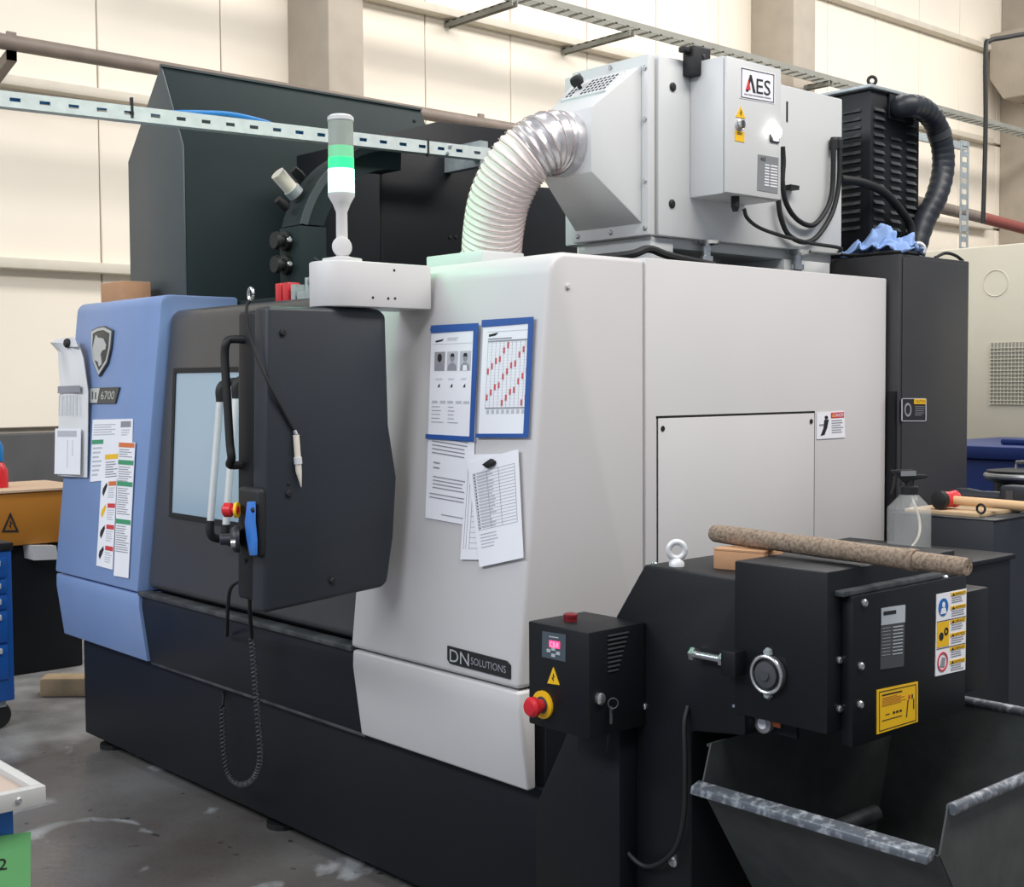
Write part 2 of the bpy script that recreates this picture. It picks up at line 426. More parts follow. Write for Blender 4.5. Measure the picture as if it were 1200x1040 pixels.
drop = MB().tube(smooth_path([PX(1200, 40, -4.9), PX(1178, 44, -4.95), PX(1160, 48, -5.0), PX(1155, 60, -5.0), PX(1155, 150, -5.0), PX(1152, 262, -5.0)], 6), 0.026, 8).build('cable_conduit', 'rubber', smooth=True)
tag(drop, 'dark cable conduit dropping down the far end of the wall', 'conduit')

# =================================================================== MACHINING CENTRE
def fy(z): return 0.105 * (z - 0.742)
mc = thing('machining_center', 'large grey, blue and black enclosed vertical machining centre on the workshop floor', 'machine', (-1.45, 0.9, 0))
# black base
MB().prism([(0.075, 0.47), (0.075, 0.06), (0.11, 0.045), (1.70, 0.045), (1.70, 0.75), (0.10, 0.75), (0.10, 0.47)], 'X', -2.84, 0.0).build('base', 'base', mc, bevel=0.006)
for (x, y) in ((-2.74, 0.16), (-1.40, 0.16), (-0.12, 0.2), (-2.74, 1.6), (-0.12, 1.6)):
    MB().lathe([(0.06, 0.0), (0.06, 0.02), (0.025, 0.025), (0.025, 0.06)], (x, y, 0), ZP, 14).build('levelling_foot', 'rubber', mc)
def front_profile(z0, z1, back, dy=0.0, rt=0.0):
    pts = [(fy(z0) + dy, z0)]
    if rt:
        yc, zc = fy(z1) + dy + rt, z1 - rt
        for k in range(7):
            a = math.pi - k * math.pi / 12; pts.append((yc + rt * math.cos(a), zc + rt * math.sin(a)))
    else: pts.append((fy(z1) + dy, z1))
    pts += [(back, z1), (back, z0)]
    return pts
def skirt_profile(back, dy=0.0):
    return [(0.03 + dy, 0.476), (0.0 + dy, 0.69), (0.002 + dy, 0.738), (back, 0.738), (back, 0.476)]
# blue cover on the left
bl = MB().prism(front_profile(0.744, 1.885, 0.46, 0, 0.045), 'X', -2.944, -2.17).build('left_cover', 'blue', mc, bevel=0.012, label='blue painted left front cover')
MB().prism(skirt_profile(0.3), 'X', -2.93, -2.155).build('left_skirt', 'blue', mc, bevel=0.005, label='blue painted lower left skirt')
# dark lower panel between the skirts
MB().prism(skirt_profile(0.3, 0.012), 'X', -2.154, -0.742).build('lower_front_panel', 'lower', mc, bevel=0.004)
MB().box(-2.154, -0.742, -0.004, 0.05, 0.735, 0.752).build('panel_edge', 'dirtgrey', mc, bevel=0.003)
MB().box(-2.154, -0.742, 0.045, 0.09, 0.464, 0.478).build('panel_edge', 'dirtgrey', mc, bevel=0.003)
# sliding door
door = MB().prism(front_profile(0.756, 1.825, 0.46, 0.035, 0.05), 'X', -2.165, -0.755).build('door', 'door', mc, bevel=0.03, segs=4, label='dark grey metallic sliding front door')
dp0 = V(-2, fy(1.0) + 0.035, 1.0); dn = V(0, -1, 0.105).normalized()
def DP(px, py): return PP(px, py, dp0, dn)
wtl, wbl = DP(205, 432), DP(200, 606)
wtr, wbr = wtl + V(1.05, 0, 0), wbl + V(1.05, 0, 0)
fr = MB()
W = [wtl, wtr, wbr, wbl]; IN = [wtl + V(.018, 0, -.018), wtr + V(-.018, 0, -.018), wbr + V(-.018, 0, .018), wbl + V(.018, 0, .018)]
for i in range(4):
    fr.slab([W[i], W[(i + 1) % 4], IN[(i + 1) % 4], IN[i]], dn, -0.005, 0.008)
fr.build('window_gasket', 'rubber', door)
MB().slab(IN, dn, -0.004, 0.003).build('window_pane', 'window', door, label='pale blue door window glass')
def bar_handle(x, z0, z1, off):
    y0, y1 = fy(z0) + 0.035, fy(z1) + 0.035
    a, b = V(x, y1 - off, z1), V(x, y0 - off, z0)
    MB().tube([a, b], 0.0125, 16).build('handle_tube', 'alu', door, smooth=True, label='aluminium door handle tube')
    for (p, yy, s) in ((a, y1, 1), (b, y0, -1)):
        MB().tube(smooth_path([p - V(0, 0, 0.015 * s), p + V(0, 0, 0.03 * s), p + V(0, 0.03, 0.05 * s), V(x, yy + 0.004, p.z + 0.055 * s)], 5), 0.0145, 14).build('handle_bracket', 'rubber', door, smooth=True)
hx = PY(253, 540, fy(1.3) - 0.075)
hz1, hz0 = PY(256, 466, -0.02).z, PY(247, 617, -0.06).z
bar_handle(hx.x, hz0, hz1, 0.11)
hx2 = PY(266, 540, fy(1.3) - 0.075)
bar_handle(hx2.x + 0.03, hz0 - 0.005, hz1 + 0.012, 0.11)
# grey cover on the right
gc = MB().prism(front_profile(0.746, 1.88, 0.485, 0, 0.06), 'X', -0.752, 0.0).build('right_cover', 'grey', mc, bevel=0.014, segs=3, label='light grey right front cover')
MB().prism([(0.03, 0.476), (0.0, 0.69), (0.002, 0.74), (0.06, 0.74), (0.06, 0.476)], 'X', -0.742, 0.004).build('right_skirt', 'grey', mc, bevel=0.008, segs=3, label='light grey lower right skirt')
MB().prism([(0.4885, 0.746), (0.4885, 1.884), (1.70, 1.884), (1.70, 0.746)], 'X', -0.05, 0.0).build('side_panel', 'grey', mc, bevel=0.004)
ap = MB().box(-0.004, 0.0035, 0.538, 1.283, 0.80, 1.434).build('access_panel', 'grey', mc, bevel=0.001)
gp = MB()
gp.box(-0.004, 0.0008, 0.531, 1.288, 1.434, 1.441); gp.box(-0.004, 0.0008, 0.533, 0.538, 0.8, 1.437); gp.box(-0.004, 0.0008, 1.283, 1.289, 0.8, 1.438)
gp.build('panel_gap', 'gap', ap)
for y, z in ((0.555, 1.405), (1.265, 1.408)):
    MB().lathe([(0.008, 0), (0.008, 0.002)], (0.0035, y, z), XP, 10).build('screw', 'rubber', ap)
# danger sticker on the side panel
def xsheet(x, tl, tr, br, bl): return Sheet(PX(*tl, x), PX(*tr, x), PX(*br, x), PX(*bl, x))
s = xsheet(0.001, (957, 484), (989, 482), (990, 513), (957, 515)); st = s.build('danger_sticker', 'paper', mc, label='white and red danger sticker')
s.bar('redlabel', 0.5, 0.03, 0.98, 0.24); s.text('paper', 'DANGER', 0.62, 0.07, 0.96, 0.2)
s.poly('yellow', [(0.54, 0.2), (0.6, 0.2), (0.57, 0.07)], 0.003)
s.lines('ink', 0.52, 0.32, 0.95, 0.85, 6)
s.disc('inkblack', 0.33, 0.2, 0.06, 0.07); s.poly('inkblack', [(0.26, 0.28), (0.42, 0.28), (0.36, 0.58), (0.26, 0.85), (0.12, 0.88), (0.22, 0.6)])
s.bar('ink', 0.08, 0.44, 0.24, 0.5); s.prints(st)
# grey nick / screw on corner
bolt('plug', V(0.0, 0.185, 1.79), XP, 0.008, 'grey', mc)
# roof
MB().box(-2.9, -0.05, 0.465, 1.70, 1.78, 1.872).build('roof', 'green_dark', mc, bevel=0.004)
tb_ = PZ(535, 302, 1.90)
MB().box(-0.62, -0.36, 0.20, 0.36, 1.87, 1.915).build('roof_bracket', 'aes', mc, bevel=0.004)
# roof-edge rail and clutter behind the control panel
MB().box(-1.5, -0.62, 0.30, 0.40, 1.80, 1.845).build('door_rail', 'dirtgrey', mc, bevel=0.004)
kx = PY(333, 338, 0.27).x
cb = MB(); cb.box(kx + 0.06, kx + 0.085, 0.26, 0.30, 1.82, 1.885); cb.box(kx + 0.10, kx + 0.17, 0.26, 0.30, 1.82, 1.86); cb.tube([(kx + 0.14, 0.28, 1.84), (kx + 0.14, 0.28, 1.905)], 0.012, 8)
cb.tube([(kx + 0.15, 0.28, 1.89), (kx + 0.23, 0.26, 1.93)], 0.012, 8)
cb.build('rail_clamp', 'galv', mc)
for x in (kx - 0.045, kx + 0.003): MB().box(x, x + 0.04, 0.26, 0.31, 1.826, 1.895).build('red_clip', 'red', mc, bevel=0.004)
MB().tube(smooth_path([V(kx + 0.26, 0.28, 1.826), V(kx + 0.24, 0.28, 1.93), V(kx + 0.18, 0.28, 1.97)], 6), 0.004, 6).build('thin_lead', 'rubber', mc, smooth=True)
# --- swing arm and signal tower
AXX = -0.47
pa, pb_ = PX(389, 335, AXX).y, 0.10
arm = []
xc_ = AXX - 0.085; ye = pa + 0.085
arm_poly = [(AXX, pb_), (AXX, ye)] + [(xc_ + 0.085 * math.cos(-k * math.pi / 12), ye - 0.085 * math.sin(k * math.pi / 12)) for k in range(1, 12)] + [(xc_ - 0.085, ye), (xc_ - 0.085, pb_)]
arm = MB().prism(arm_poly, 'Z', 1.748, 1.872).build('swing_arm', 'grey', mc, bevel=0.004, label='grey swing arm carrying the control panel')
for (px, py) in ((462, 317), (437, 349), (455, 350), (463, 350)):
    bolt('screw_hole', PX(px, py, AXX), XP, 0.004, 'rubber', arm, 0.001)
tw = PZ(402, 299, 1.874); TWX, TWY = AXX - 0.075, PX(401, 300, AXX - 0.075).y
tower = MB().lathe([(0.055, 1.872), (0.055, 1.882), (0.03, 1.886), (0.016, 1.89), (0.016, 1.93), (0.0155, 2.01), (0.024, 2.032), (0.037, 2.055), (0.037, 2.063)], (TWX, TWY, 0), ZP, 24).build('signal_tower', 'grey', mc, smooth=True, label='slim signal tower with the green lamp lit')
MB().lathe([(0.027, -0.022), (0.027, 0.022)], (TWX, TWY, 1.915), V(0.8, -0.6, 0), 20).build('swivel_joint', 'grey', tower, bevel=0.003)
MB().lathe([(0.0365, 2.063), (0.0365, 2.128)], (TWX, TWY, 0), ZP, 24).build('green_lens_lit', 'lit_green', tower, smooth=True)
MB().lathe([(0.0355, 2.128), (0.0355, 2.158)], (TWX, TWY, 0), ZP, 24).build('green_lens_glow', 'green_glow', tower, smooth=True)
MB().lathe([(0.0352, 2.158), (0.035, 2.19)], (TWX, TWY, 0), ZP, 24).build('green_lens_fade', 'green_fade', tower, smooth=True)
MB().lathe([(0.035, 2.19), (0.0345, 2.26)], (TWX, TWY, 0), ZP, 24).build('clear_lens', 'lensdark', tower, smooth=True)
MB().lathe([(0.014, 2.158), (0.014, 2.256)], (TWX, TWY, 0), ZP, 12).build('lamp_core', 'dirtgrey', tower)
MB().lathe([(0.036, 2.26), (0.036, 2.27), (0.028, 2.276)], (TWX, TWY, 0), ZP, 24).build('tower_cap', 'aes', tower, smooth=True)
gl = bpy.data.lights.new('tower_lamp', 'POINT'); gl.energy = 2.2; gl.color = (0.08, 1.0, 0.42); gl.shadow_soft_size = 0.05
go = bpy.data.objects.new('tower_lamp', gl); go.location = (TWX - 0.1, TWY + 0.06, 2.12); COL.objects.link(go)
# --- control panel hanging below the arm
CPX = -0.50; CPT = 0.165
prof = [(-0.42, 1.742), (-0.06, 1.745), (-0.037, 1.73), (-0.03, 1.42), (-0.004, 1.27), (-0.018, 1.1), (-0.04, 0.975), (-0.06, 0.962), (-0.443, 0.935)]
cpan = MB().prism(prof, 'X', CPX - 0.07, CPX).build('control_panel', 'panelblack', mc, bevel=0.012, segs=3, label='tall black control panel turned side-on')
MB().prism([(-0.415, 1.735), (-0.05, 1.735), (-0.03, 1.42), (-0.02, 1.2), (-0.06, 0.985), (-0.43, 0.955)], 'X', CPX - CPT, CPX - 0.072).build('screen_housing', 'black', cpan, bevel=0.012, segs=3)
MB().lathe([(0.045, 0), (0.045, 0.02)], (CPX - 0.055, -0.11, 1.735), ZP, 20).build('pivot', 'rubber', cpan)
for (px, py) in ((331, 390), (338, 579), (389, 681)):
    bolt('bolt', PX(px, py, CPX), XP, 0.0095, 'rubber', cpan, 0.008)
bolt('bolt', PX(338, 567, CPX), XP, 0.005, 'rubber', cpan, 0.004)
# grab handle on the side of the screen housing
ht, hb_ = PY(265.5, 405, -0.455), PY(272, 535, -0.455)
et, eb = PY(284, 398, -0.42), PY(284, 545, -0.42)
MB().tube(smooth_path([et + V(0, 0.01, 0), et + V(-0.02, -0.025, 0.0), ht + V(0.004, -0.004, 0.004), ht + V(0, -0.006, -0.035), ht.lerp(hb_, 0.5) + V(0, -0.006, 0), hb_ + V(0, -0.006, 0.035), hb_ + V(0.004, -0.004, -0.004), eb + V(-0.02, -0.025, 0), eb + V(0, 0.01, 0)], 6), 0.0115, 14).build('grab_handle', 'rubber', cpan, smooth=True)
# handwheel pendant with stop button and blue clip
pen_c = PY(290, 610, -0.47)
pend = MB().box(PY(278, 610, -0.455).x, PY(303, 610, -0.455).x, -0.455, -0.425, pen_c.z - 0.10, pen_c.z + 0.085).build('handwheel_pendant', 'rubber', cpan, bevel=0.014, segs=3)
q = PY(272, 597, -0.49)
MB().lathe([(0.021, 0), (0.021, 0.007)], PY(279, 598, -0.47), V(-0.75, -0.65, 0), 18).build('button_collar', 'yellow', pend)
MB().lathe([(0.011, 0), (0.011, 0.016), (0.019, 0.018), (0.0195, 0.036), (0.012, 0.042)], PY(279, 598, -0.472), V(-0.75, -0.65, 0), 18).build('stop_button', 'red', pend, smooth=True)
MB().lathe([(0.036, 0), (0.036, 0.012), (0.03, 0.02), (0.015, 0.022), (0.015, 0.05), (0.009, 0.052)], PY(281, 632, -0.47), V(-0.5, -0.85, 0), 22).build('handwheel', 'panelblack', pend, bevel=0.002)
MB().lathe([(0.011, 0), (0.011, 0.012)], PY(276, 637, -0.515), V(-0.5, -0.85, 0), 14).build('handwheel_knob', 'steel', pend)
cl = [PY(*p, -0.462) for p in ((294, 588), (300, 588), (300, 612), (302, 632), (302, 651), (297, 651), (293, 630), (291, 612))]
MB().slab(cl, YN, 0.0, 0.012).build('blue_clip', 'clipblue', pend, bevel=0.002)
bolt('clip_rivet', PY(297, 598, -0.475), YN, 0.007, 'rubber', pend)
# coiled cord from the pendant to the base
def coil(path, r, turns_per_m, rw, n_per=10):
    path = [Vector(p) for p in path]; out = []; L = 0
    seg = [(path[i + 1] - path[i]).length for i in range(len(path) - 1)]
    total = sum(seg); N = int(total * turns_per_m * n_per); acc = 0; i = 0
    for k in range(N):
        d = total * k / N
        while i < len(seg) - 1 and d > acc + seg[i]: acc += seg[i]; i += 1
        t = (path[i + 1] - path[i]).normalized(); p = path[i] + t * (d - acc)
        u = t.cross(Vector((0.3, 1, 0.1))).normalized(); w = t.cross(u)
        a = 2 * math.pi * k / n_per; out.append(p + (u * math.cos(a) + w * math.sin(a)) * r)
    return out
cpath = smooth_path([PY(295, 748, -0.05), PY(299, 800, -0.04), PY(303, 850, -0.035), PY(305, 890, -0.03), PY(298, 912, -0.02), PY(283, 920, -0.01), PY(269, 910, 0.0), PY(263, 885, 0.01), PY(261, 850, 0.02), PY(261, 828, 0.03)], 12)
cord = MB().tube(coil(cpath, 0.0085, 72, 0.003), 0.0028, 5).build('coiled_cord', 'cord', mc, smooth=True)
MB().tube(smooth_path([PY(288, 655, -0.43), PY(292, 690, -0.38), PY(293, 720, -0.2), PY(295, 748, -0.05)], 8), 0.006, 8).build('cord_lead', 'rubber', cord, smooth=True)
MB().tube(smooth_path([PY(261, 828, 0.03), PY(262, 818, 0.05), PY(261, 812, 0.07)], 5), 0.005, 8).build('cord_end', 'rubber', cord, smooth=True)
MB().tube(smooth_path([PY(282, 680, -0.4), PY(270, 690, -0.39), PY(267, 715, -0.2), PY(266, 745, 0.0)], 8), 0.006, 8).build('hanging_lead', 'rubber', cpan, smooth=True)
# --- badges
blp0, bln = V(0, fy(1.0), 1.0), V(0, -1, 0.105).normalized()
def FP(px, py): return PP(px, py, blp0, bln)
def fsheet(tl, tr, br, bl, off=0.0): return Sheet(*[FP(*p) + bln * off for p in (tl, tr, br, bl)])
s = fsheet((526, 757), (599, 776), (599, 796), (526, 777))
bd = MB().slab([s.p(*c) for c in ((0, 0), (0.94, 0), (1, 0.2), (1, 1), (0.04, 1), (0, 0.8))], s.n, 0, 0.006).build('brand_badge', 'rubber', mc, label='black brand badge reading DN SOLUTIONS')
s.text('silver', 'DN', 0.05, 0.14, 0.37, 0.86, 0.0075); s.text('ink', 'SOLUTIONS', 0.40, 0.30, 0.95, 0.72, 0.0072); s.prints(bd, {'silver': 'lettering', 'ink': 'lettering'})
s = fsheet((108, 384), (134, 381), (132, 441), (107, 443))
shield = [(0.02, 0.06), (0.3, 0.01), (0.62, 0.0), (0.98, 0.10), (0.94, 0.45), (0.8, 0.75), (0.42, 1.0), (0.12, 0.7), (0.0, 0.38)]
cr = MB().slab([s.p(u, v) for u, v in shield], s.n, 0, 0.006).build('crest', 'emblem_dark', mc, bevel=0.002, label='shield-shaped silver crest with a big-cat head')
cxm, cym = 0.5, 0.42
for i in range(len(shield)):
    a, b = shield[i], shield[(i + 1) % len(shield)]
    f = lambda q, k: (cxm + (q[0] - cxm) * k, cym + (q[1] - cym) * k)
    s.poly('silver', [f(a, 0.93), f(b, 0.93), f(b, 0.80), f(a, 0.80)], 0.008)
s.poly('silver', [(0.26, 0.16), (0.36, 0.22), (0.60, 0.25), (0.74, 0.38), (0.72, 0.47), (0.58, 0.49), (0.50, 0.56), (0.54, 0.66), (0.56, 0.76), (0.44, 0.80), (0.38, 0.70), (0.22, 0.66), (0.12, 0.42), (0.20, 0.26)], 0.0085)
s.prints(cr, {'silver': 'crest_relief'})
s = fsheet((104, 455), (141, 454), (138, 473), (104, 473))
bd = MB().slab([s.p(u, v) for u, v in ((0, 0), (1, 0), (0.94, 1), (0, 1))], s.n, 0, 0.005).build('model_badge', 'emblem_dark', mc, label='dark badge reading 6700')
s.poly('silver', [(0.0, 0.03), (0.40, 0.03), (0.34, 0.97), (0.0, 0.97)], 0.006); s.bar('emblem_dark', 0.16, 0.25, 0.20, 0.75, 0.0065)
s.bar('emblem_dark', 0.26, 0.3, 0.30, 0.75, 0.0065)
s.text('silver', '6700', 0.46, 0.24, 0.9, 0.76, 0.0065); s.prints(bd)
# --- warning stickers on the blue cover
blu = []
s = fsheet((109, 492), (156, 491), (154, 560), (106, 565)); st = s.build('notice_sticker', 'paper', mc, label='white instruction sticker on the blue cover')
s.bar('green', 0.01, 0.33, 0.30, 0.40); s.bar('yellow', 0.36, 0.58, 0.68, 0.66)
s.lines('inklight', 0.04, 0.08, 0.6, 0.28, 5); s.lines('inklight', 0.04, 0.45, 0.28, 0.95, 7); s.lines('ink', 0.38, 0.7, 0.68, 0.98, 7)
s.bar('ink', 0.72, 0.04, 0.96, 0.14); s.lines('inklight', 0.74, 0.18, 0.95, 0.3, 3); s.prints(st)
s = fsheet((120, 563), (138, 562), (133, 668), (114, 663), 0.003); st = s.build('warning_sticker', 'paper', mc, label='white warning sticker strip with pictograms')
for i, (c, v) in enumerate((('orange', 0.02), ('redlabel', 0.27), ('redlabel', 0.51), ('redlabel', 0.75))):
    s.bar(c, 0.5, v, 0.98, v + 0.05); s.lines('inklight', 0.5, v + 0.07, 0.95, v + 0.2, 5)
    s.poly('inkblack' if i != 1 else 'yellow', [(0.15, v + 0.08), (0.38, v + 0.01), (0.42, v + 0.05), (0.30, v + 0.12), (0.20, v + 0.17), (0.12, v + 0.13)])
s.prints(st)
s = fsheet((141, 518), (160, 519), (152, 678), (135, 675), 0.005); st = s.build('safety_sticker', 'paper', mc, label='white safety sticker strip with green and orange headings')
for c, v, n in (('orange', 0.0, 4), ('green', 0.13, 7), ('green', 0.29, 12), ('green', 0.57, 12)):
    s.bar(c, 0.02, v + 0.005, 0.98, v + 0.04); s.lines('ink', 0.06, v + 0.055, 0.92, v + 0.055 + n * 0.017, n, 0.35)
s.prints(st)
# --- tall hood, column cover and tool magazine on the roof
H = [(PY(*p, 0.45).x, PY(*p, 0.45).z) for p in ((150, 190), (188, 77), (214, 171))]
hood_poly = [(H[0][0], 1.60), H[0], H[1], H[2], (H[2][0], 1.60)]
yE = PX(493, 128, H[1][0]).y
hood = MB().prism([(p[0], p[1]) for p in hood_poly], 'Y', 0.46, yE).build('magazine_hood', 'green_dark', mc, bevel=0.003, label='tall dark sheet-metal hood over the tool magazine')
MB().prism(hood_poly, 'Y', 0.45, 0.459).build('hood_front_plate', 'hoodplate', hood, bevel=0.002)
MB().box(H[1][0] - 0.01, H[1][0] + 0.01, 0.45, yE, H[1][1] - 0.004, H[1][1] + 0.006).build('ridge_strip', 'hoodplate', hood)
KX = -1.75
col_poly = [(0.85, 1.85), (0.855, 2.515), (1.16, 2.61), (1.60, 2.625), (1.62, 2.39), (1.79, 2.40), (1.957, 2.22), (1.957, 1.98), (1.70, 1.98), (1.70, 1.85)]
colc = MB().prism(col_poly, 'X', -2.35, KX).build('column_cover', 'black', mc, bevel=0.004, label='black sheet-metal cover of the machine column')
MB().box(KX, KX + 0.003, 0.86, 0.868, 1.86, 2.40).build('cover_seam', 'gap', colc)
for (px, py) in ((527, 278), (534, 278), (485, 142)):
    bolt('bolt', PX(px, py, KX), XP, 0.008, 'rubber', colc)
mgc = V(-1.6, 0.83, 2.0)
def arc(r, a0, a1, n): return [(mgc.y - r * math.cos(a0 + (a1 - a0) * i / n), mgc.z + r * math.sin(a0 + (a1 - a0) * i / n)) for i in range(n + 1)]
ring = arc(0.452, 0.265, 1.62, 18) + arc(0.36, 0.34, 1.62, 18)[::-1]
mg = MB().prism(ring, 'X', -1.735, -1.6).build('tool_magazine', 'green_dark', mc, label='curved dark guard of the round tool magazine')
MB().prism(arc(0.458, 0.265, 1.62, 18) + arc(0.43, 0.275, 1.62, 18)[::-1], 'X', -1.602, -1.592).build('guard_rim', 'hoodplate', mg)
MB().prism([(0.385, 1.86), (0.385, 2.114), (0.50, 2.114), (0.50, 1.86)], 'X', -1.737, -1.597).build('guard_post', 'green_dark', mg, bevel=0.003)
for (px, py) in ((336, 283), (338, 311)):
    q = PX(px, py, -1.68)
    MB().lathe([(0.028, 0), (0.036, 0.02), (0.036, 0.055), (0.022, 0.06), (0.022, 0.075), (0.034, 0.08), (0.03, 0.095)], V(-1.68, 0.42, q.z), V(0, -1, 0), 18).build('tool_pot', 'rubber', mg, smooth=True)
    bolt('pot_pin', V(-1.628, 0.36, q.z), V(1, -0.3, 0), 0.01, 'steel', mg)
a, b = PX(341, 221, -1.68), PX(325, 203, -1.68)
MB().tube([a, b], 0.028, 16).build('tool_holder', 'ivory', mg, smooth=True, label='white cylindrical tool holder')
MB().tube([a + (a - b).normalized() * 0.03, a], 0.032, 16).build('tool_holder', 'galv', mg, smooth=True)
for (px, py) in ((332, 240), (350, 205)):
    q = PX(px, py, -1.68); MB().lathe([(0.016, -0.02), (0.02, 0.0), (0.016, 0.03)], q, V(0, -0.8, 0.6), 14).build('tool_pot', 'rubber', mg, smooth=True)

# =================================================================== NOTICES ON THE GREY COVER
def taped(tl, tr, br, bl, label, draw, off=0.0):
    s = fsheet(tl, tr, br, bl); s.c = [p + s.n * off for p in s.c]
    t = thing('notice_sheet', label, 'notice', s.p(0.5, 1, 0.001))
    s.build('sheet', 'paper', t); draw(s); s.prints(t); return s, t
def tapes(s, t, bars):
    for b in bars:
        MB().slab([s.p(u, v) for u, v in b], s.n, 0.0016, 0.0034).build('tape_strip', 'tape', t)
def draw_people(s):
    s.poly('inkblack', [(0.10, 0.10), (0.30, 0.085), (0.26, 0.105), (0.12, 0.115)]); s.lines('inklight', 0.38, 0.075, 0.66, 0.11, 3)
    s.bar('inklight', 0.06, 0.13, 0.94, 0.133)
    for i, u in enumerate((0.10, 0.39, 0.68)):
        u1 = u + 0.24
        s.bar('portrait' if i == 0 else 'inklight', u, 0.205, u1, 0.385)
        s.disc('inkblack' if i == 0 else 'ink', u + 0.12, 0.265, 0.05, 0.038, 0.0026)
        s.poly('inkblack', [(u + 0.07, 0.255), (u + 0.09, 0.225), (u + 0.15, 0.225), (u + 0.17, 0.255)], 0.0028)
        s.poly('ink', [(u + 0.02, 0.384), (u + 0.03, 0.335), (u + 0.09, 0.31), (u + 0.15, 0.31), (u + 0.21, 0.335), (u + 0.22, 0.384)], 0.0025)
        if i == 2: s.poly('paper', [(u + 0.07, 0.384), (u + 0.08, 0.335), (u + 0.16, 0.335), (u + 0.17, 0.384)], 0.0029)
        s.lines('inklight', u + 0.04, 0.455, u + 0.2, 0.475, 2)
        s.poly('inkblack', [(u + 0.09, 0.54), (u + 0.14, 0.54), (u + 0.14, 0.505), (u + 0.11, 0.52)])
    for u in (0.07, 0.26, 0.43, 0.62, 0.79): s.bar('inklight', u, 0.665, u + 0.13, 0.69)
    s.lines('ink', 0.07, 0.72, 0.36, 0.9, 5, 0.16, 0.5); s.lines('ink', 0.45, 0.72, 0.78, 0.9, 5, 0.16, 0.7)
def draw_calendar(s):
    s.poly('inkblack', [(0.13, 0.10), (0.33, 0.085), (0.28, 0.11), (0.14, 0.12)]); s.bar('inklight', 0.1, 0.075, 0.97, 0.078)
    s.bar('ink', 0.12, 0.135, 0.62, 0.146); s.bar('ink', 0.12, 0.155, 0.98, 0.168)
    for i in range(11):
        u = 0.12 + i * 0.086; s.bar('inklight', u, 0.17, u + 0.006, 0.745)
    for j in range(22): s.bar('inklight', 0.12, 0.18 + j * 0.0258, 0.98, 0.1815 + j * 0.0258, 0.0018)
    for c in range(11):
        for base in (0.40, 0.63, 0.86):
            v = base - (c % 6) * 0.045 - (0.225 if c > 5 else 0) + (0.03 if c % 4 == 3 else 0)
            if c > 5: v += 0.18
            if 0.17 < v < 0.70: s.bar('inkred', 0.13 + c * 0.081, v, 0.165 + c * 0.081, v + 0.052, 0.0027)
    s.bar('ink', 0.12, 0.745, 0.98, 0.757)
    for i in range(8): s.bar('inklight', 0.15 + i * 0.105, 0.765, 0.21 + i * 0.105, 0.80)
def draw_letter(s):
    s.lines('ink', 0.12, 0.27, 0.5, 0.40, 5, 0.3, 0.6); s.lines('ink', 0.10, 0.40, 0.95, 0.56, 6, 0.3, 0.2)
    s.lines('ink', 0.14, 0.60, 0.3, 0.67, 2, 0.3); s.lines('ink', 0.14, 0.70, 0.92, 0.80, 4, 0.3, 0.2); s.lines('ink', 0.08, 0.82, 0.95, 0.87, 2, 0.3, .1)
    s.bar('ink', 0.35, 0.955, 0.8, 0.962); s.bar('ink', 0.8, 0.95, 0.88, 0.975)
sh, t = taped((505, 440), (558, 448), (554, 617), (499, 607), 'white printed letter hanging below the sheet with three portraits', draw_letter, 0.0005)
sh, t = taped((507, 388), (559, 385), (554, 514), (503, 511), 'taped notice sheet printed with three grey portrait photos', draw_people, 0.003)
tapes(sh, t, [[(-0.02, -0.01), (0.0, -0.05), (1.06, -0.045), (1.06, 0.02), (-0.0, 0.025)], [(0.96, 0.02), (1.06, 0.02), (1.06, 1.03), (0.96, 1.03)], [(-0.05, 0.985), (0.96, 0.985), (0.96, 1.03), (-0.05, 1.03)]])
sh, t = taped((568, 380), (624, 376), (618, 512), (562, 512), 'taped wall planner sheet with rows of small red marks', draw_calendar, 0.003)
tapes(sh, t, [[(-0.03, -0.035), (1.05, -0.03), (1.05, 0.025), (-0.03, 0.03)], [(0.95, 0.025), (1.05, 0.025), (1.05, 1.01), (0.95, 1.01)], [(-0.05, 0.975), (0.95, 0.975), (0.95, 1.01), (-0.05, 1.01)]])
def draw_table(s, n=18):
    for j in range(n + 1):
        v = 0.12 + j * 0.54 / n; s.bar('ink', 0.08, v, 0.92, v + 0.0025)
        s.bar('inkblack', 0.10, v + 0.008, 0.125, v + 0.02) if j < n else None
        if j < n: s.lines('inklight', 0.16, v + 0.006, 0.5, v + 0.024, 1, 0.6, 0.5)
    for u in (0.08, 0.36, 0.6, 0.92): s.bar('ink', u, 0.12, u + 0.005, 0.66)
    s.lines('inklight', 0.1, 0.7, 0.5, 0.85, 5, 0.3, 0.3)
def draw_form(s):
    s.bar('ink', 0.08, 0.1, 0.9, 0.103)
    for j in range(16): s.bar('ink' if j not in (7, 9) else 'inkblack', 0.2, 0.14 + j * 0.05, 0.9, 0.143 + j * 0.05)
    for u in (0.06, 0.12, 0.2): s.bar('ink', u, 0.1, u + 0.006, 0.9)
sh, t = taped((549, 533), (598, 532), (590, 657), (541, 656), 'white printed form hanging half under the gridded sheet', draw_form, 0.004)
sh, t = taped((551, 543), (610, 527), (616, 654), (565, 665), 'white gridded table sheet hanging tilted from a black magnet', draw_table, 0.008)
q = [PP(*p, sh.c[0] + sh.n * 0.002, sh.n) for p in ((568, 545), (578, 538), (582, 541), (581, 545), (573, 549))]
tag(MB().slab(q, sh.n, 0, 0.012).build('magnet_clip', 'rubber', bevel=0.002), 'small black magnet clip holding the gridded sheet', 'magnet')
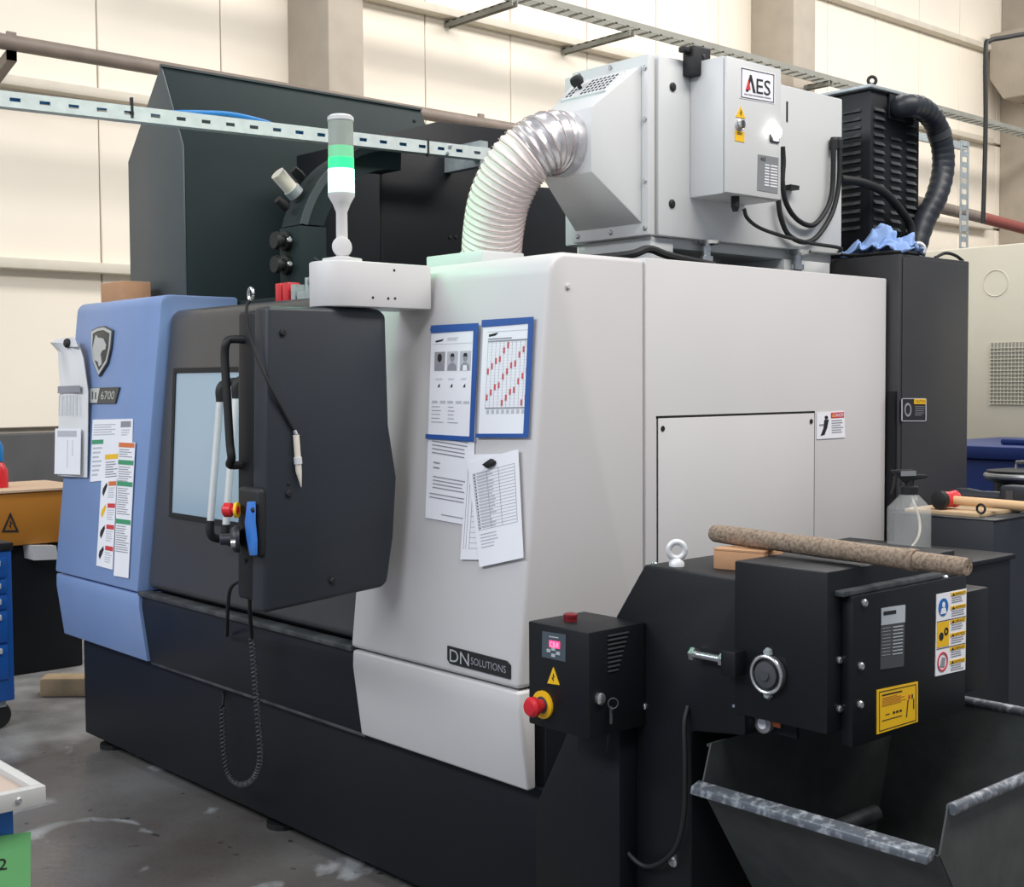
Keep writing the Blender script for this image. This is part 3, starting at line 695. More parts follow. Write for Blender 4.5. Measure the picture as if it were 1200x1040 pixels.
# paper sleeve hanging on the blue cover
t = thing('hanging_papers', 'white paper bundle in a clear sleeve hanging on the blue cover', 'papers', FP(88, 560))
mb = MB(); rowsP = []
lft = [(72, 404), (76, 412), (76, 450), (73, 500), (71, 558)]; rgt = [(103, 404), (105, 420), (108, 460), (106, 500), (104, 560)]
offs = [0.045, 0.03, 0.02, 0.014, 0.01]
for tt in (0.0, 0.003):
    for l, r, o_ in zip(lft, rgt, offs):
        for k in range(5):
            e = k / 4; q = FP(l[0] + (r[0] - l[0]) * e, l[1] + (r[1] - l[1]) * e)
            mb.v.append(q + bln * (o_ + tt + (0.03 * math.sin(e * 6) if l[1] < 410 else 0.006 * math.sin(e * 5))))
for b_ in (0, 25):
    for i in range(4):
        for k in range(4): mb.f.append((b_ + i * 5 + k, b_ + i * 5 + k + 1, b_ + i * 5 + k + 6, b_ + i * 5 + k + 5))
mb.build('sleeve', 'paperoff', t, smooth=True)
s = Sheet(*[FP(*p) + bln * 0.042 for p in ((74, 400), (98, 396), (103, 408), (75, 408))]); s.build('folded_top', 'paperoff', t)
s = Sheet(*[FP(*p) + bln * 0.031 for p in ((76, 450), (104, 449), (104, 497), (75, 498))]); s.bar('ink', 0.02, 0.08, 0.95, 0.25)
for i in range(6): s.bar('inklight', 0.08 + i * 0.15, 0.3, 0.10 + i * 0.15, 0.8)
s.prints(t)
s = Sheet(*[FP(*p) + bln * 0.026 for p in ((72, 503), (102, 503), (101, 557), (71, 556))]); s.build('booklet', 'paper', t); s.bar('inklight', 0.1, 0.05, 0.85, 0.18); s.bar('inklight', 0.5, 0.25, 0.52, 0.85); s.bar('inklight', 0.7, 0.25, 0.72, 0.6); s.prints(t)
bolt('magnet', FP(92, 404) + bln * 0.045, bln, 0.02, 'rubber', t)
# pen on lanyard
t = thing('lanyard_pen', 'ivory pen hanging on a black lanyard down the control panel', 'pen', PX(350, 570, CPX + 0.01))
MB().tube(smooth_path([PY(293, 352, -0.44), PY(289, 362, -0.45), PY(293, 395, -0.45), PX(314, 448, CPX + 0.006), PX(332, 482, CPX + 0.006), PX(346, 507, CPX + 0.006)], 8), 0.0045, 8).build('lanyard', 'rubber', t, smooth=True)
a, b, c = PX(347, 510, CPX + 0.012), PX(350, 552, CPX + 0.012), PX(353, 571, CPX + 0.012)
MB().tube([a, b, c], [0.0085, 0.0085, 0.001], 12).build('pen_body', 'ivory', t, smooth=True)
d = (b - a).normalized(); m_ = a.lerp(b, 0.62)
MB().tube([m_, m_ + d * 0.018], 0.011, 12).build('pen_clip', 'alu', t, smooth=True)
MB().tube([PX(345, 505, CPX + 0.008), a], 0.006, 8).build('swivel', 'steel', t, smooth=True)
q = PY(294, 352, -0.44)
hook = [q + V(0.012 * math.cos(k * 0.55), 0, 0.016 + 0.016 * math.sin(k * 0.55)) for k in range(12)]
MB().tube(hook, 0.004, 8).build('hook', 'steel', t, smooth=True)

# =================================================================== CARTON, STRUT, AIR HOSE
q0, q1 = PY(118, 340, 0.27), PY(146, 340, 0.27)
cx0 = max(q0.x, -2.9)
ct = thing('cardboard_carton', 'small brown cardboard carton on top of the blue cover', 'carton', (cx0 + 0.08, 0.3, 1.885))
zt_ = PY(118, 333, 0.27).z
MB().box(q0.x, q1.x - 0.02, 0.27, 0.40, 1.886, zt_).build('carton_body', 'card', ct, bevel=0.002)
MB().box(q0.x + 0.001, q1.x - 0.021, 0.272, 0.398, zt_, zt_ + 0.002).build('carton_lid', 'cardlight', ct)
SX = -1.52
a, b = PX(-12, 114, SX), PX(574, 181, SX)
strut = thing('slotted_strut', 'pale slotted steel strut bolted to the black column cover', 'strut', b)
dv = (b - a); Ls = dv.length; dv.normalize(); up = V(0, 0, 1); hw = 0.024
sb = MB()
def bx_strut(u0, u1, v0, v1, w0=0.0, w1=0.004):
    P = lambda u, v, w: a + dv * u + up * v + XP * w
    sb.add([P(u0, v0, w0), P(u1, v0, w0), P(u1, v1, w0), P(u0, v1, w0), P(u0, v0, w1), P(u1, v0, w1), P(u1, v1, w1), P(u0, v1, w1)],
           [(0,3,2,1),(4,5,6,7),(0,1,5,4),(1,2,6,5),(2,3,7,6),(3,0,4,7)])
bx_strut(0, Ls, 0.006, hw); bx_strut(0, Ls, -hw, -0.006)
u = 0.0
while u < Ls:
    bx_strut(u, min(u + 0.058, Ls), -0.006, 0.006); u += 0.092
bx_strut(0, Ls, hw - 0.004, hw, -0.04, 0); bx_strut(0, Ls, -hw, -hw + 0.004, -0.04, 0)
sb.build('channel', 'strut', strut)
MB().box(KX + 0.002, SX, b.y - 0.05, b.y - 0.01, b.z - 0.05, b.z + 0.05).build('standoff', 'galv', strut)
for (px, py) in ((524, 180), (527, 172)): bolt('bolt', PX(px, py, SX + 0.005), XP, 0.008, 'steel', strut)
for (px, py) in ((155, 127), (502, 174)):
    q = PX(px, py, SX + 0.006); MB().box(SX - 0.004, SX + 0.007, q.y - 0.004, q.y + 0.004, q.z - 0.03, q.z + 0.035).build('cable_tie', 'rubber', strut)
hose = MB().tube(smooth_path([PX(-12, 113, SX - 0.02), PX(120, 126, SX - 0.02), PX(180, 132, SX - 0.02), PX(225, 132, SX - 0.02), PX(270, 134, SX - 0.02), PX(310, 143, SX - 0.02), PX(340, 153, SX - 0.02), PX(440, 166, SX - 0.02), PX(540, 178, SX - 0.02)], 8), 0.0085, 10).build('air_hose', 'airblue', smooth=True)
tag(hose, 'blue air hose threaded along the slotted strut', 'hose')

# =================================================================== MIST COLLECTOR
AX = -0.14; ACB = 0.0
ay0, ay1 = PX(772, 170, AX).y, PX(987, 200, AX).y
az0, az1 = PX(772, 276, AX).z, PX(771, 63, AX).z
ab = thing('mist_collector', 'light grey boxed oil mist collector standing on the machine roof', 'mist collector', ((AX - 0.2), (ay0 + ay1) / 2, 1.885))
MB().box(AX - 0.40, AX, ay0, ay1, az0, az1).build('cabinet', 'aes', ab, bevel=0.006)
yf = ay0 - 0.012
fl = [PY(*p, yf - 0.03) for p in ((674, 83), (763.5, 60.5), (763.5, 264.6), (677, 275))]
fx0, fx1 = fl[0].x, AX - 0.004; fz0, fz1 = az0 - 0.0, az1 - 0.004
MB().box(fx0 - 0.015, fx1, yf - 0.03, yf + 0.0, fz0, fz1).build('front_flange', 'aes', ab, bevel=0.004)
# tapered inlet hood
yb = yf - 0.031; yfr = yb - 0.19
i1 = PY(693, 125.5, yfr); i2 = PY(693, 201.5, yfr); i3 = PY(650, 140, yfr)
bx0, bx1, bz0, bz1 = fx0 + 0.0, fx1 - 0.025, fz0 + 0.035, fz1 - 0.03
sx0, sx1, sz0, sz1 = i1.x - 0.20, i1.x, i2.z, i1.z
hb = MB().add([(bx0, yb, bz0), (bx1, yb, bz0), (bx1, yb, bz1), (bx0, yb, bz1), (sx0, yfr, sz0), (sx1, yfr, sz0), (sx1, yfr, sz1), (sx0, yfr, sz1)],
         [(0,3,2,1),(4,5,6,7),(0,1,5,4),(1,2,6,5),(2,3,7,6),(3,0,4,7)])
ih = hb.build('inlet_hood', 'aes', ab, bevel=0.003)
# perforated vent on the sloping top face
T0, T1, T2, T3 = V(sx0, yfr, sz1), V(sx1, yfr, sz1), V(bx1, yb, bz1), V(bx0, yb, bz1)
tf = Sheet(T3, T2, T1, T0)
vp = MB().slab([tf.p(u, v) for u, v in ((0.08, 0.12), (0.86, 0.12), (0.92, 0.62), (0.10, 0.62))], tf.n, 0.0, 0.006).build('vent_plate', 'alu', ih)
dots = Sheet(tf.p(0.12, 0.16, 0.006), tf.p(0.82, 0.16, 0.006), tf.p(0.88, 0.58, 0.006), tf.p(0.14, 0.58, 0.006))
hm = MB()
for i in range(11):
    for j in range(5):
        if i in (2, 3): continue
        cu_, cv_ = 0.05 + i * 0.09, 0.1 + j * 0.2
        hm.slab([dots.p(cu_ + 0.028 * math.cos(k * 0.785), cv_ + 0.07 * math.sin(k * 0.785)) for k in range(8)], tf.n, 0, 0.0008)
hm.build('vent_holes', 'gap', vp)['kind'] = 'stuff'
kq = dots.p(0.25, 0.5)
MB().lathe([(0.006, 0), (0.006, 0.012), (0.018, 0.015), (0.021, 0.026), (0.018, 0.038), (0.008, 0.042)], kq, tf.n, 16).build('knob', 'rubber', vp, smooth=True)
for (x, z) in ((fx1 - 0.012, fz1 - 0.04), (fx1 - 0.012, 2.31), (fx1 - 0.012, 2.13), (fx1 - 0.012, fz0 + 0.02), (fx0 + 0.01, fz0 + 0.02), ((fx0 + fx1) / 2, fz0 + 0.02), ((fx0 + fx1) / 2, fz1 - 0.015), (fx0 + 0.02, fz1 - 0.015)):
    bolt('flange_screw', V(x, yf - 0.03, z), YN, 0.008, 'steel', ab, 0.006)
# base rails and feet
MB().box(AX - 0.36, AX - 0.03, yf + 0.03, ay1 - 0.02, az0 - 0.03, az0).build('base_rail', 'aes', ab, bevel=0.003)
MB().box(AX - 0.30, AX - 0.02, yf + 0.0, yf + 0.1, 1.884, az0 - 0.002).build('support_leg', 'aes', ab, bevel=0.003)
MB().box(AX - 0.30, AX - 0.02, ay1 - 0.3, ay1 - 0.04, 1.884, az0 - 0.03).build('support_leg', 'aes', ab, bevel=0.003)
for px in (823, 930):
    q = PX(px, 295, AX - 0.02)
    MB().lathe([(0.045, 0.085), (0.04, 0.075), (0.014, 0.07), (0.014, 0.04), (0.022, 0.038), (0.022, 0.022), (0.014, 0.02), (0.02, 0.012), (0.02, 0.0)], V(AX - 0.005, q.y, 1.885), ZP, 16).build('levelling_foot', 'steel', ab, smooth=True)
# grommets and black socket
for (px, py) in ((788, 102), (787, 239)):
    MB().lathe([(0.013, 0), (0.013, 0.004), (0.008, 0.007)], PX(px, py, AX), XP, 18).build('grommet', 'rubber', ab)
q = PX(811, 75, AX)
so = MB().box(AX, AX + 0.045, q.y - 0.045, q.y + 0.035, q.z - 0.045, q.z + 0.042).build('socket_block', 'rubber', ab, bevel=0.005)
MB().box(AX + 0.01, AX + 0.035, q.y - 0.075, q.y - 0.04, q.z + 0.02, q.z + 0.036).build('socket_lever', 'rubber', so, bevel=0.003)
for dz in (-0.02, 0.015): bolt('socket_screw', V(AX + 0.045, q.y, q.z + dz), XP, 0.006, 'platedark', so)
MB().box(AX, AX + 0.002, PX(922, 130, AX).y - 0.003, PX(922, 130, AX).y + 0.004, PX(922, 143, AX).z, PX(922, 119, AX).z).build('key_slot', 'gap', ab)
# control box on the collector
c0, c1 = PX(851, 150, ACB), PX(916, 150, ACB)
ctl, cbl = PX(851.7, 64, ACB).z, PX(850, 226, ACB).z
cbx = MB().box(AX + 0.001, ACB - 0.012, c0.y, c1.y, cbl, ctl).build('control_box', 'aes', ab, bevel=0.004, label='grey control box with the logo plate')
MB().box(ACB - 0.011, ACB, c0.y + 0.002, c1.y - 0.002, cbl + 0.002, ctl - 0.002).build('box_door', 'aes', cbx, bevel=0.004)
s = xsheet(ACB, (867, 78), (908, 87), (907.5, 122), (866.5, 115)); st = s.build('logo_plate', 'paper', cbx)
for b_ in ((0.03, 0.03, 0.97, 0.055), (0.03, 0.945, 0.97, 0.97), (0.03, 0.03, 0.05, 0.97), (0.95, 0.03, 0.97, 0.97)): s.bar('inkblack', *b_)
s.poly('inkblack', [(0.16, 0.76), (0.27, 0.20), (0.32, 0.2), (0.44, 0.76), (0.37, 0.76), (0.295, 0.38), (0.23, 0.76)])
s.poly('redlabel', [(0.16, 0.70), (0.23, 0.36), (0.29, 0.68)], 0.0032)
s.text('inkblack', 'ES', 0.46, 0.27, 0.86, 0.76); [s.bar('ink', u, 0.825, u + w, 0.865) for u, w in ((0.12, 0.09), (0.23, 0.13), (0.38, 0.28), (0.68, 0.2))]; s.prints(st)
s = xsheet(ACB, (862, 124), (873, 126), (873, 139), (862, 137)); st = MB().slab([s.p(0, 1), s.p(0.5, 0), s.p(1, 1)], s.n, 0, 0.002).build('hazard_sticker', 'yellow', cbx)
s.poly('inkblack', [(0.5, 0.3), (0.62, 0.55), (0.52, 0.55), (0.55, 0.85), (0.4, 0.6), (0.5, 0.6)], 0.003); s.prints(st)
MB().lathe([(0.017, 0), (0.017, 0.006), (0.012, 0.008), (0.012, 0.016)], PX(866, 146.5, ACB), XP, 18).build('key_lock', 'steel', cbx, smooth=True)
MB().box(ACB + 0.014, ACB + 0.019, PX(866, 146, ACB).y - 0.003, PX(866, 146, ACB).y + 0.003, PX(866, 146, ACB).z - 0.012, PX(866, 146, ACB).z + 0.01).build('key', 'platedark', cbx)
s = xsheet(ACB, (861, 153), (872, 155), (872, 167), (861, 165)); st = s.build('tension_sticker', 'yellow', cbx); s.lines('inkblack', 0.2, 0.15, 0.85, 0.4, 2, 0.4); s.prints(st)
q = PX(907, 155, ACB)
MB().lathe([(0.02, 0), (0.02, 0.014), (0.014, 0.02)], q, XP, 20).build('lit_button', 'lit_white', cbx, smooth=True, label='glowing white push button')
s = xsheet(ACB, (902, 157), (912, 159), (912, 168), (902, 166)); st = s.build('button_frame', 'rubber', cbx, 0.004); s.bar('paper', 0.25, 0.3, 0.9, 0.85, 0.0055); s.prints(st)
s = xsheet(ACB, (888, 181), (912, 185), (911, 227), (887, 223)); st = s.build('rating_plate', 'plate', cbx)
s.text('inkblack', 'AES', 0.1, 0.06, 0.36, 0.16)
for j in range(8):
    s.bar('paper', 0.34, 0.24 + j * 0.08, 0.55, 0.275 + j * 0.08); s.bar('paper', 0.62, 0.24 + j * 0.08, 0.95, 0.275 + j * 0.08)
s.prints(st)
# cables
AC = AX + 0.02
for i, pts in enumerate((((917, 172), (918, 190), (917, 215), (922, 240), (935, 258), (952, 264), (966, 250), (975, 225), (977, 170)),
            ((912, 234), (915, 255), (924, 275), (942, 284), (958, 277), (975, 250), (983, 215), (984, 170)))):
    MB().tube(smooth_path([PX(*p, AC) for p in pts], 8), 0.0085, 10).build('loop_cable', 'rubber', ab, smooth=True)
for px in (977, 983): 
    q = PX(px, 168, AX + 0.016); MB().lathe([(0.014, 0), (0.014, 0.03), (0.01, 0.04)], q + V(0, 0, -0.02), ZP, 12).build('cable_gland', 'rubber', ab)
MB().box(AX, AX + 0.03, PX(918, 220, AX).y, PX(928, 220, AX).y, PX(922, 223, AX).z, PX(922, 218, AX).z).build('cable_clip', 'rubber', ab)
MB().lathe([(0.013, 0), (0.013, 0.03), (0.008, 0.045)], V(ACB - 0.03, PX(871, 238, ACB).y, cbl), V(0, 0, -1), 14).build('cable_gland', 'rubber', cbx)
pc = thing('power_cable', 'thin black power cable trailing from the control box across the roof', 'cable', (0, 1.3, 1.97))
MB().tube(smooth_path([PX(872, 245, -0.03), PX(876, 256, -0.03), PX(890, 267, -0.04), PX(915, 276, -0.06), PX(950, 285, -0.08), PX(985, 291, -0.08), V(-0.2, 1.70, 1.985), V(-0.15, 1.728, 1.975), V(-0.05, 1.730, 1.975), V(0.025, 1.74, 1.975), V(0.03, 1.88, 1.975)], 8), 0.006, 8).build('cable_body', 'rubber', pc, smooth=True)
MB().tube(smooth_path([V(-0.30, 0.45, 1.892), PX(735, 299, -0.12), PX(760, 292, -0.1), PX(785, 300, -0.09), V(-0.1, 0.9, 1.892)], 8), 0.012, 8).build('roof_loop', 'rubber', pc, smooth=True)

# =================================================================== FLEXIBLE DUCT
dc = V((sx0 + sx1) / 2 - 0.01, yfr, (sz0 + sz1) / 2)
path = smooth_path([dc + V(0, 0.02, 0), dc + V(0, -0.06, 0.0), PY(628, 174, 0.365), PY(605, 195, 0.325), PY(586, 232, 0.315), PY(578, 272, 0.335), PY(575, 318, 0.375)], 14)
duct = thing('flexible_duct', 'white corrugated flexible duct curving from the collector into the roof', 'duct', (path[-1].x, path[-1].y, 1.875))
Rd = 0.087
def resample(path, step):
    out = [path[0]]; acc = 0
    for i in range(1, len(path)):
        a, b = path[i - 1], path[i]; L = (b - a).length; d = step - acc
        while d <= L: out.append(a.lerp(b, d / L)); d += step
        acc = L - (d - step)
    return out
rp = resample(path, 0.0045)
rad = [Rd + 0.0035 * math.cos(2 * math.pi * i / 4.0) for i in range(len(rp))]
cut = int(len(rp) * 0.30)
MB().tube(rp[cut - 1:], rad[cut - 1:], 32).build('duct_hose', 'duct', duct, smooth=True)
MB().tube(rp[:cut], rad[:cut], 32).build('foil_section', 'foil', duct, smooth=True, label='shiny foil end of the duct')
wp = coil(rp, Rd + 0.0036, 1 / 0.018, 0.002, 20)
MB().tube(wp, 0.0013, 4).build('wire_helix', 'wire', duct)
MB().lathe([(0.105, 0), (0.105, 0.01), (0.092, 0.012), (0.092, 0.06)], (path[-1].x, path[-1].y, 1.872), ZP, 32).build('roof_collar', 'duct', duct, smooth=True)
MB().lathe([(0.095, 0), (0.095, 0.035)], (dc.x, yfr, dc.z), YN, 32).build('inlet_collar', 'foil', duct, smooth=True)

# =================================================================== ELECTRICAL CABINET, CHILLER, RAG
ec = thing('electrical_cabinet', 'tall black electrical cabinet behind the grey side panel', 'cabinet', (-0.3, 1.95, 0))
ex = PY(1055, 297, 1.722).x; ey1 = PX(1136, 306, ex).y
MB().box(-0.75, ex, 1.722, ey1, 0.05, 1.967).build('cabinet_body', 'ecab', ec, bevel=0.005)
MB().box(ex, ex + 0.006, 1.735, ey1 - 0.02, 0.12, 1.955).build('cabinet_door', 'ecab', ec, bevel=0.003)
MB().box(-0.7, ex - 0.05, 1.75, ey1 - 0.03, 0.0, 0.05).build('plinth', 'rubber', ec)
s = xsheet(ex + 0.0065, (1056, 467), (1085, 467), (1085, 494), (1056, 494)); st = s.build('warning_plate', 'inkblack', ec, label='black and yellow warning plate')
for b_ in ((0, 0, 1, .03), (0, .97, 1, 1), (0, 0, .03, 1), (.97, 0, 1, 1)): s.bar('inklight', *b_)
s.bar('yellow', 0.5, 0.03, 0.98, 0.25, 0.0026); s.text('inkblack', 'CAUTION', 0.54, 0.07, 0.95, 0.2, 0.003); s.lines('ink', 0.54, 0.35, 0.95, 0.8, 5, 0.25); s.disc('ink', 0.25, 0.5, 0.14, 0.3, 0.0026, 16, 0.7); s.prints(st)
MB().box(0.0, 0.03, 1.705, 1.7215, 0.8, 1.5).build('hinge_strip', 'black', ec)
rr_ = PZ(1076, 289, 1.985); rc = V(ex - 0.07, PX(1076, 289, ex - 0.07).y, 2.0)
def ring_path(c, n1, n2, r, k=24): return [c + (n1 * math.cos(2 * math.pi * i / k) + n2 * math.sin(2 * math.pi * i / k)) * r for i in range(k + 1)]
MB().tube(ring_path(rc, V(0.67, 0.74, 0), ZP, 0.022), 0.0075, 10).build('lifting_eye', 'alu', ec, smooth=True)
MB().tube(smooth_path([V(ex - 0.02, 1.98, 1.969), V(ex - 0.02, 2.05, 1.99), V(ex - 0.02, 2.12, 1.985), V(ex - 0.02, 2.17, 1.969)], 6), 0.006, 8).build('cable_loop', 'rubber', ec, smooth=True)
# chiller with louvers
hx1 = PY(1020, 200, 1.87).x; hy0 = 1.87; hy1 = PX(1077, 200, hx1).y; hx0 = hx1 - 0.36; hz1_ = PY(1020, 104, hy0).z
ch = thing('louvered_chiller', 'black louvered chiller box with a thick hose on the electrical cabinet', 'chiller', ((hx0 + hx1) / 2, (hy0 + hy1) / 2, 1.968))
MB().box(hx0, hx1, hy0, hy1, 1.968, hz1_).build('housing', 'black', ch, bevel=0.004)
MB().box(hx0 - 0.02, hx1 + 0.015, hy0 - 0.025, hy1 + 0.015, hz1_, hz1_ + 0.012).build('top_plate', 'galv', ch, bevel=0.002)
lv = None
wl = (hy1 - hy0)
for ci, e in enumerate((0.16, 0.50, 0.82)):
    for j in range(15):
        z = hz1_ - 0.075 - j * 0.030
        if ci == 1 and j < 3: continue
        yy = hy0 + wl * e - 0.032
        if lv is None:
            lv = MB().prism([(0.0, 0.0), (0.009, 0.0), (0.0, 0.013)], 'Y', 0, 0.064).build('louver', 'dirtgrey', ch)
            lv.location = (hx1, yy, z)
        else:
            o = lv.copy(); COL.objects.link(o); o.location = (hx1, yy, z)
lf = None
for cxl in (hx1 - 0.115, hx1 - 0.26):
    for j in range(15):
        z = hz1_ - 0.075 - j * 0.030
        if lf is None:
            lf = MB().prism([(0.0, 0.0), (-0.009, 0.0), (0.0, 0.013)], 'X', 0, 0.075).build('louver', 'dirtgrey', ch); lf.location = (cxl, hy0, z)
        else:
            o = lf.copy(); COL.objects.link(o); o.location = (cxl, hy0, z)
MB().tube(ring_path(V(hx1 - 0.015, hy0 + 0.03, hz1_ + 0.035), V(0.67, 0.74, 0), ZP, 0.014), 0.006, 8).build('lifting_eye', 'rubber', ch, smooth=True)
HX = hx1 + 0.05
MB().box(hx1, hx1 + 0.01, PX(1040, 130, hx1).y, PX(1068, 130, hx1).y, PX(1050, 142, hx1).z, PX(1050, 112, hx1).z).build('hose_plate', 'black', ch, bevel=0.002)
hp = smooth_path([V(hx1, PX(1050, 127, hx1).y, PX(1050, 127, hx1).z), PX(1062, 124, HX + .01), PX(1080, 127, HX + 0.01), PX(1095, 143, HX), PX(1104, 170, HX), PX(1105, 200, HX), PX(1097, 232, HX), PX(1082, 262, HX - .02), V(HX - 0.03, PX(1068, 290, HX - .03).y, 1.969)], 10)
hz_ = MB().tube(hp, [0.041 + 0.0015 * math.cos(i * 2.1) for i in range(len(hp))], 18).build('thick_hose', 'panelblack', ch, smooth=True)
MB().tube(hp[34:38], 0.044, 18).build('hose_clamp', 'platedark', hz_, smooth=True)
MB().tube(smooth_path([PX(985, 210, HX - 0.03), PX(1010, 214, HX - 0.01), PX(1035, 225, HX), PX(1055, 246, HX), PX(1068, 268, HX), V(HX + 0.02, PX(1072, 285, HX + 0.02).y, 1.969)], 8), 0.0155, 12).build('thin_hose', 'rubber', ch, smooth=True)
# crumpled rag: a folded sheet
rag = bpy.data.meshes.new('shop_rag'); bm = bmesh.new()
bmesh.ops.create_grid(bm, x_segments=44, y_segments=34, size=0.5)
rcen = V(-0.085, 1.795, 1.9715)
from mathutils import noise as mn
for v in bm.verts:
    x, y = v.co.x, v.co.y; r = math.sqrt(x * x + y * y) / 0.5
    n1 = mn.noise(V(x * 5.5 + 3, y * 5.5, 0.3)); n2 = mn.noise(V(x * 11, y * 11 + 4, 1.7)); n3 = mn.noise(V(x * 4.2, y * 4.2, 5.1))
    h = 0.075 * max(0, 1.15 - r * 0.9) + 0.075 * n1 * max(0.12, 1 - r * .6) + 0.026 * n2
    v.co = V(x * 0.25 + 0.03 * n3 + 0.02 * n2, y * 0.13 + 0.018 * n1, max(0.001, h + 0.012))
bm.to_mesh(rag); bm.free(); rag.materials.append(M['rag']); rag.shade_smooth()
ro = bpy.data.objects.new('shop_rag', rag); ro.location = rcen; ro.rotation_euler = (0, 0, 0.1); COL.objects.link(ro)
sm = ro.modifiers.new('thick', 'SOLIDIFY'); sm.thickness = 0.004
tag(ro, 'crumpled light blue shop rag lying on the electrical cabinet', 'rag')

# =================================================================== CHIP CONVEYOR
YB = -0.15; YC = 0.04
cv = thing('chip_conveyor', 'black chip conveyor rising out of the machine side with labelled head', 'chip conveyor', (0.4, 0.3, 0))
def yc(px, py): p = PY(px, py, YC); return (p.x, p.z)
bodyp = [(0.02, 0.02), (0.02, 0.44), (0.12, 0.62), yc(722, 722), yc(755, 662), (0.70, 1.104), (0.70, 0.76), (0.545, 0.74), (0.545, 0.02)]
MB().prism(bodyp, 'Y', YC, 0.56).build('conveyor_body', 'black', cv, bevel=0.006)
hX0, hX1 = yc(862, 657)[0], 0.915
hZ1 = 1.145
MB().box(hX0, hX1, YC - 0.004, 0.54, 0.806, hZ1).build('head_box', 'black', cv, bevel=0.004)
# recessed step and side cover with the labels
sY0, sY1 = PX(1000, 700, hX1 + 0.03).y, PX(1133, 680, hX1 + 0.03).y
sZ1 = PX(1000, 700, hX1 + 0.03).z
side = MB().box(hX1 + 0.0005, hX1 + 0.03, sY0, sY1, 0.775, sZ1).build('side_cover', 'black', cv, bevel=0.004)
MB().box(hX1 - 0.12, hX1 + 0.022, YC + 0.02, sY1 - 0.01, sZ1 + 0.0005, sZ1 + 0.012).build('cover_flange', 'dirtgrey', cv, bevel=0.002)
MB().box(0.72, hX1 - 0.0, 0.541, 0.70, 0.80, PX(1150, 690, hX1).z).build('motor_housing', 'black', cv, bevel=0.006)
for (px, py) in ((983, 774), (983, 831), (1006, 694)):
    bolt('rivet', PX(px, py, hX1), XP, 0.008, 'steel', cv)
for (px, py) in ((1012, 707), (1008, 781), (1007, 826)):
    bolt('rivet', PX(px, py, hX1 + 0.03), XP, 0.009, 'steel', side)
bolt('rivet', PX(1107, 678, hX1 + 0.02), ZP, 0.009, 'steel', cv)
SXF = hX1 + 0.03
s = xsheet(SXF, (1032, 713), (1060, 709), (1058.5, 781), (1031, 785)); st = s.build('rating_plate', 'platedark', side, label='silver and dark rating plate')
s.bar('key', 0, 0, 1, 0.28, 0.0024); s.bar('inkblack', 0.08, 0.06, 0.6, 0.12, 0.003)
s.lines('ink', 0.08, 0.16, 0.7, 0.22, 2, 0.3)
for j in range(9): s.bar('ink', 0.05, 0.33 + j * 0.055, 0.4, 0.34 + j * 0.055); s.bar('key', 0.5, 0.33 + j * 0.055, 0.92, 0.345 + j * 0.055)
s.prints(st)
s = xsheet(SXF, (1027, 809), (1075, 799), (1075, 846), (1027, 861)); st = s.build('instruction_plate', 'yellow', side, label='yellow instruction plate with a line drawing')
for b_ in ((.05, .05, .95, .065), (.05, .935, .95, .95), (.05, .05, .06, .95), (.94, .05, .95, .95)): s.bar('inkblack', *b_)
s.bar('inkblack', 0.12, 0.13, 0.6, 0.16); s.lines('amber', 0.12, 0.2, 0.7, 0.42, 6, 0.35); s.bar('redlabel', 0.76, 0.28, 0.80, 0.38); s.bar('inkblack', 0.84, 0.28, 0.87, 0.38)
s.poly('inkblack', [(0.7, 0.8), (0.72, 0.8), (0.76, 0.4), (0.74, 0.4)]); s.bar('inkblack', 0.88, 0.4, 0.9, 0.65)
for i in range(3): s.bar('inkblack', 0.38 + i * 0.08, 0.58, 0.43 + i * 0.08, 0.63)
s.bar('inkblack', 0.12, 0.72, 0.6, 0.735); s.bar('inkblack', 0.2, 0.6, 0.3, 0.615); s.prints(st)
s = xsheet(SXF, (1097, 697), (1132, 690), (1130.5, 785), (1095.5, 793)); st = s.build('safety_label', 'paper', side, label='white and yellow safety label with three pictograms')
for j in range(3):
    v = j / 3
    s.bar('inkblack', 0.02, v, 0.98, v + 0.008) if j else None
    if j == 1: s.bar('yellow', 0.02, v + 0.015, 0.42, v + 0.32)
    if j == 0: s.disc('bluesign', 0.22, v + 0.17, 0.16, 0.11); s.disc('paper', 0.22, v + 0.14, 0.05, 0.035, 0.003); s.poly('paper', [(0.12, v + 0.25), (0.16, v + 0.18), (0.28, v + 0.18), (0.32, v + 0.25)], 0.003)
    if j == 1: s.disc('inkblack', 0.16, v + 0.19, 0.07, 0.05, 0.003); s.disc('inkblack', 0.32, v + 0.14, 0.07, 0.05, 0.003, 12, 0.45)
    if j == 2: s.disc('redlabel', 0.22, v + 0.17, 0.17, 0.12, 0.003, 18, 0.82); s.poly('ink', [(0.14, v + 0.22), (0.2, v + 0.11), (0.3, v + 0.13), (0.28, v + 0.24)], 0.003)
    for e in (0.0, 0.165):
        s.bar('yellow', 0.46, v + e + 0.015, 0.98, v + e + 0.06); s.text('inkblack', 'DIKKAT' if e == 0 else 'NOTICE', 0.62, v + e + 0.023, 0.94, v + e + 0.052, 0.003)
        s.poly('inkblack', [(0.5, v + e + 0.053), (0.6, v + e + 0.053), (0.55, v + e + 0.022)], 0.003)
        s.lines('ink', 0.5, v + e + 0.075, 0.95, v + e + 0.155, 3, 0.4, 0.3)
s.prints(st)
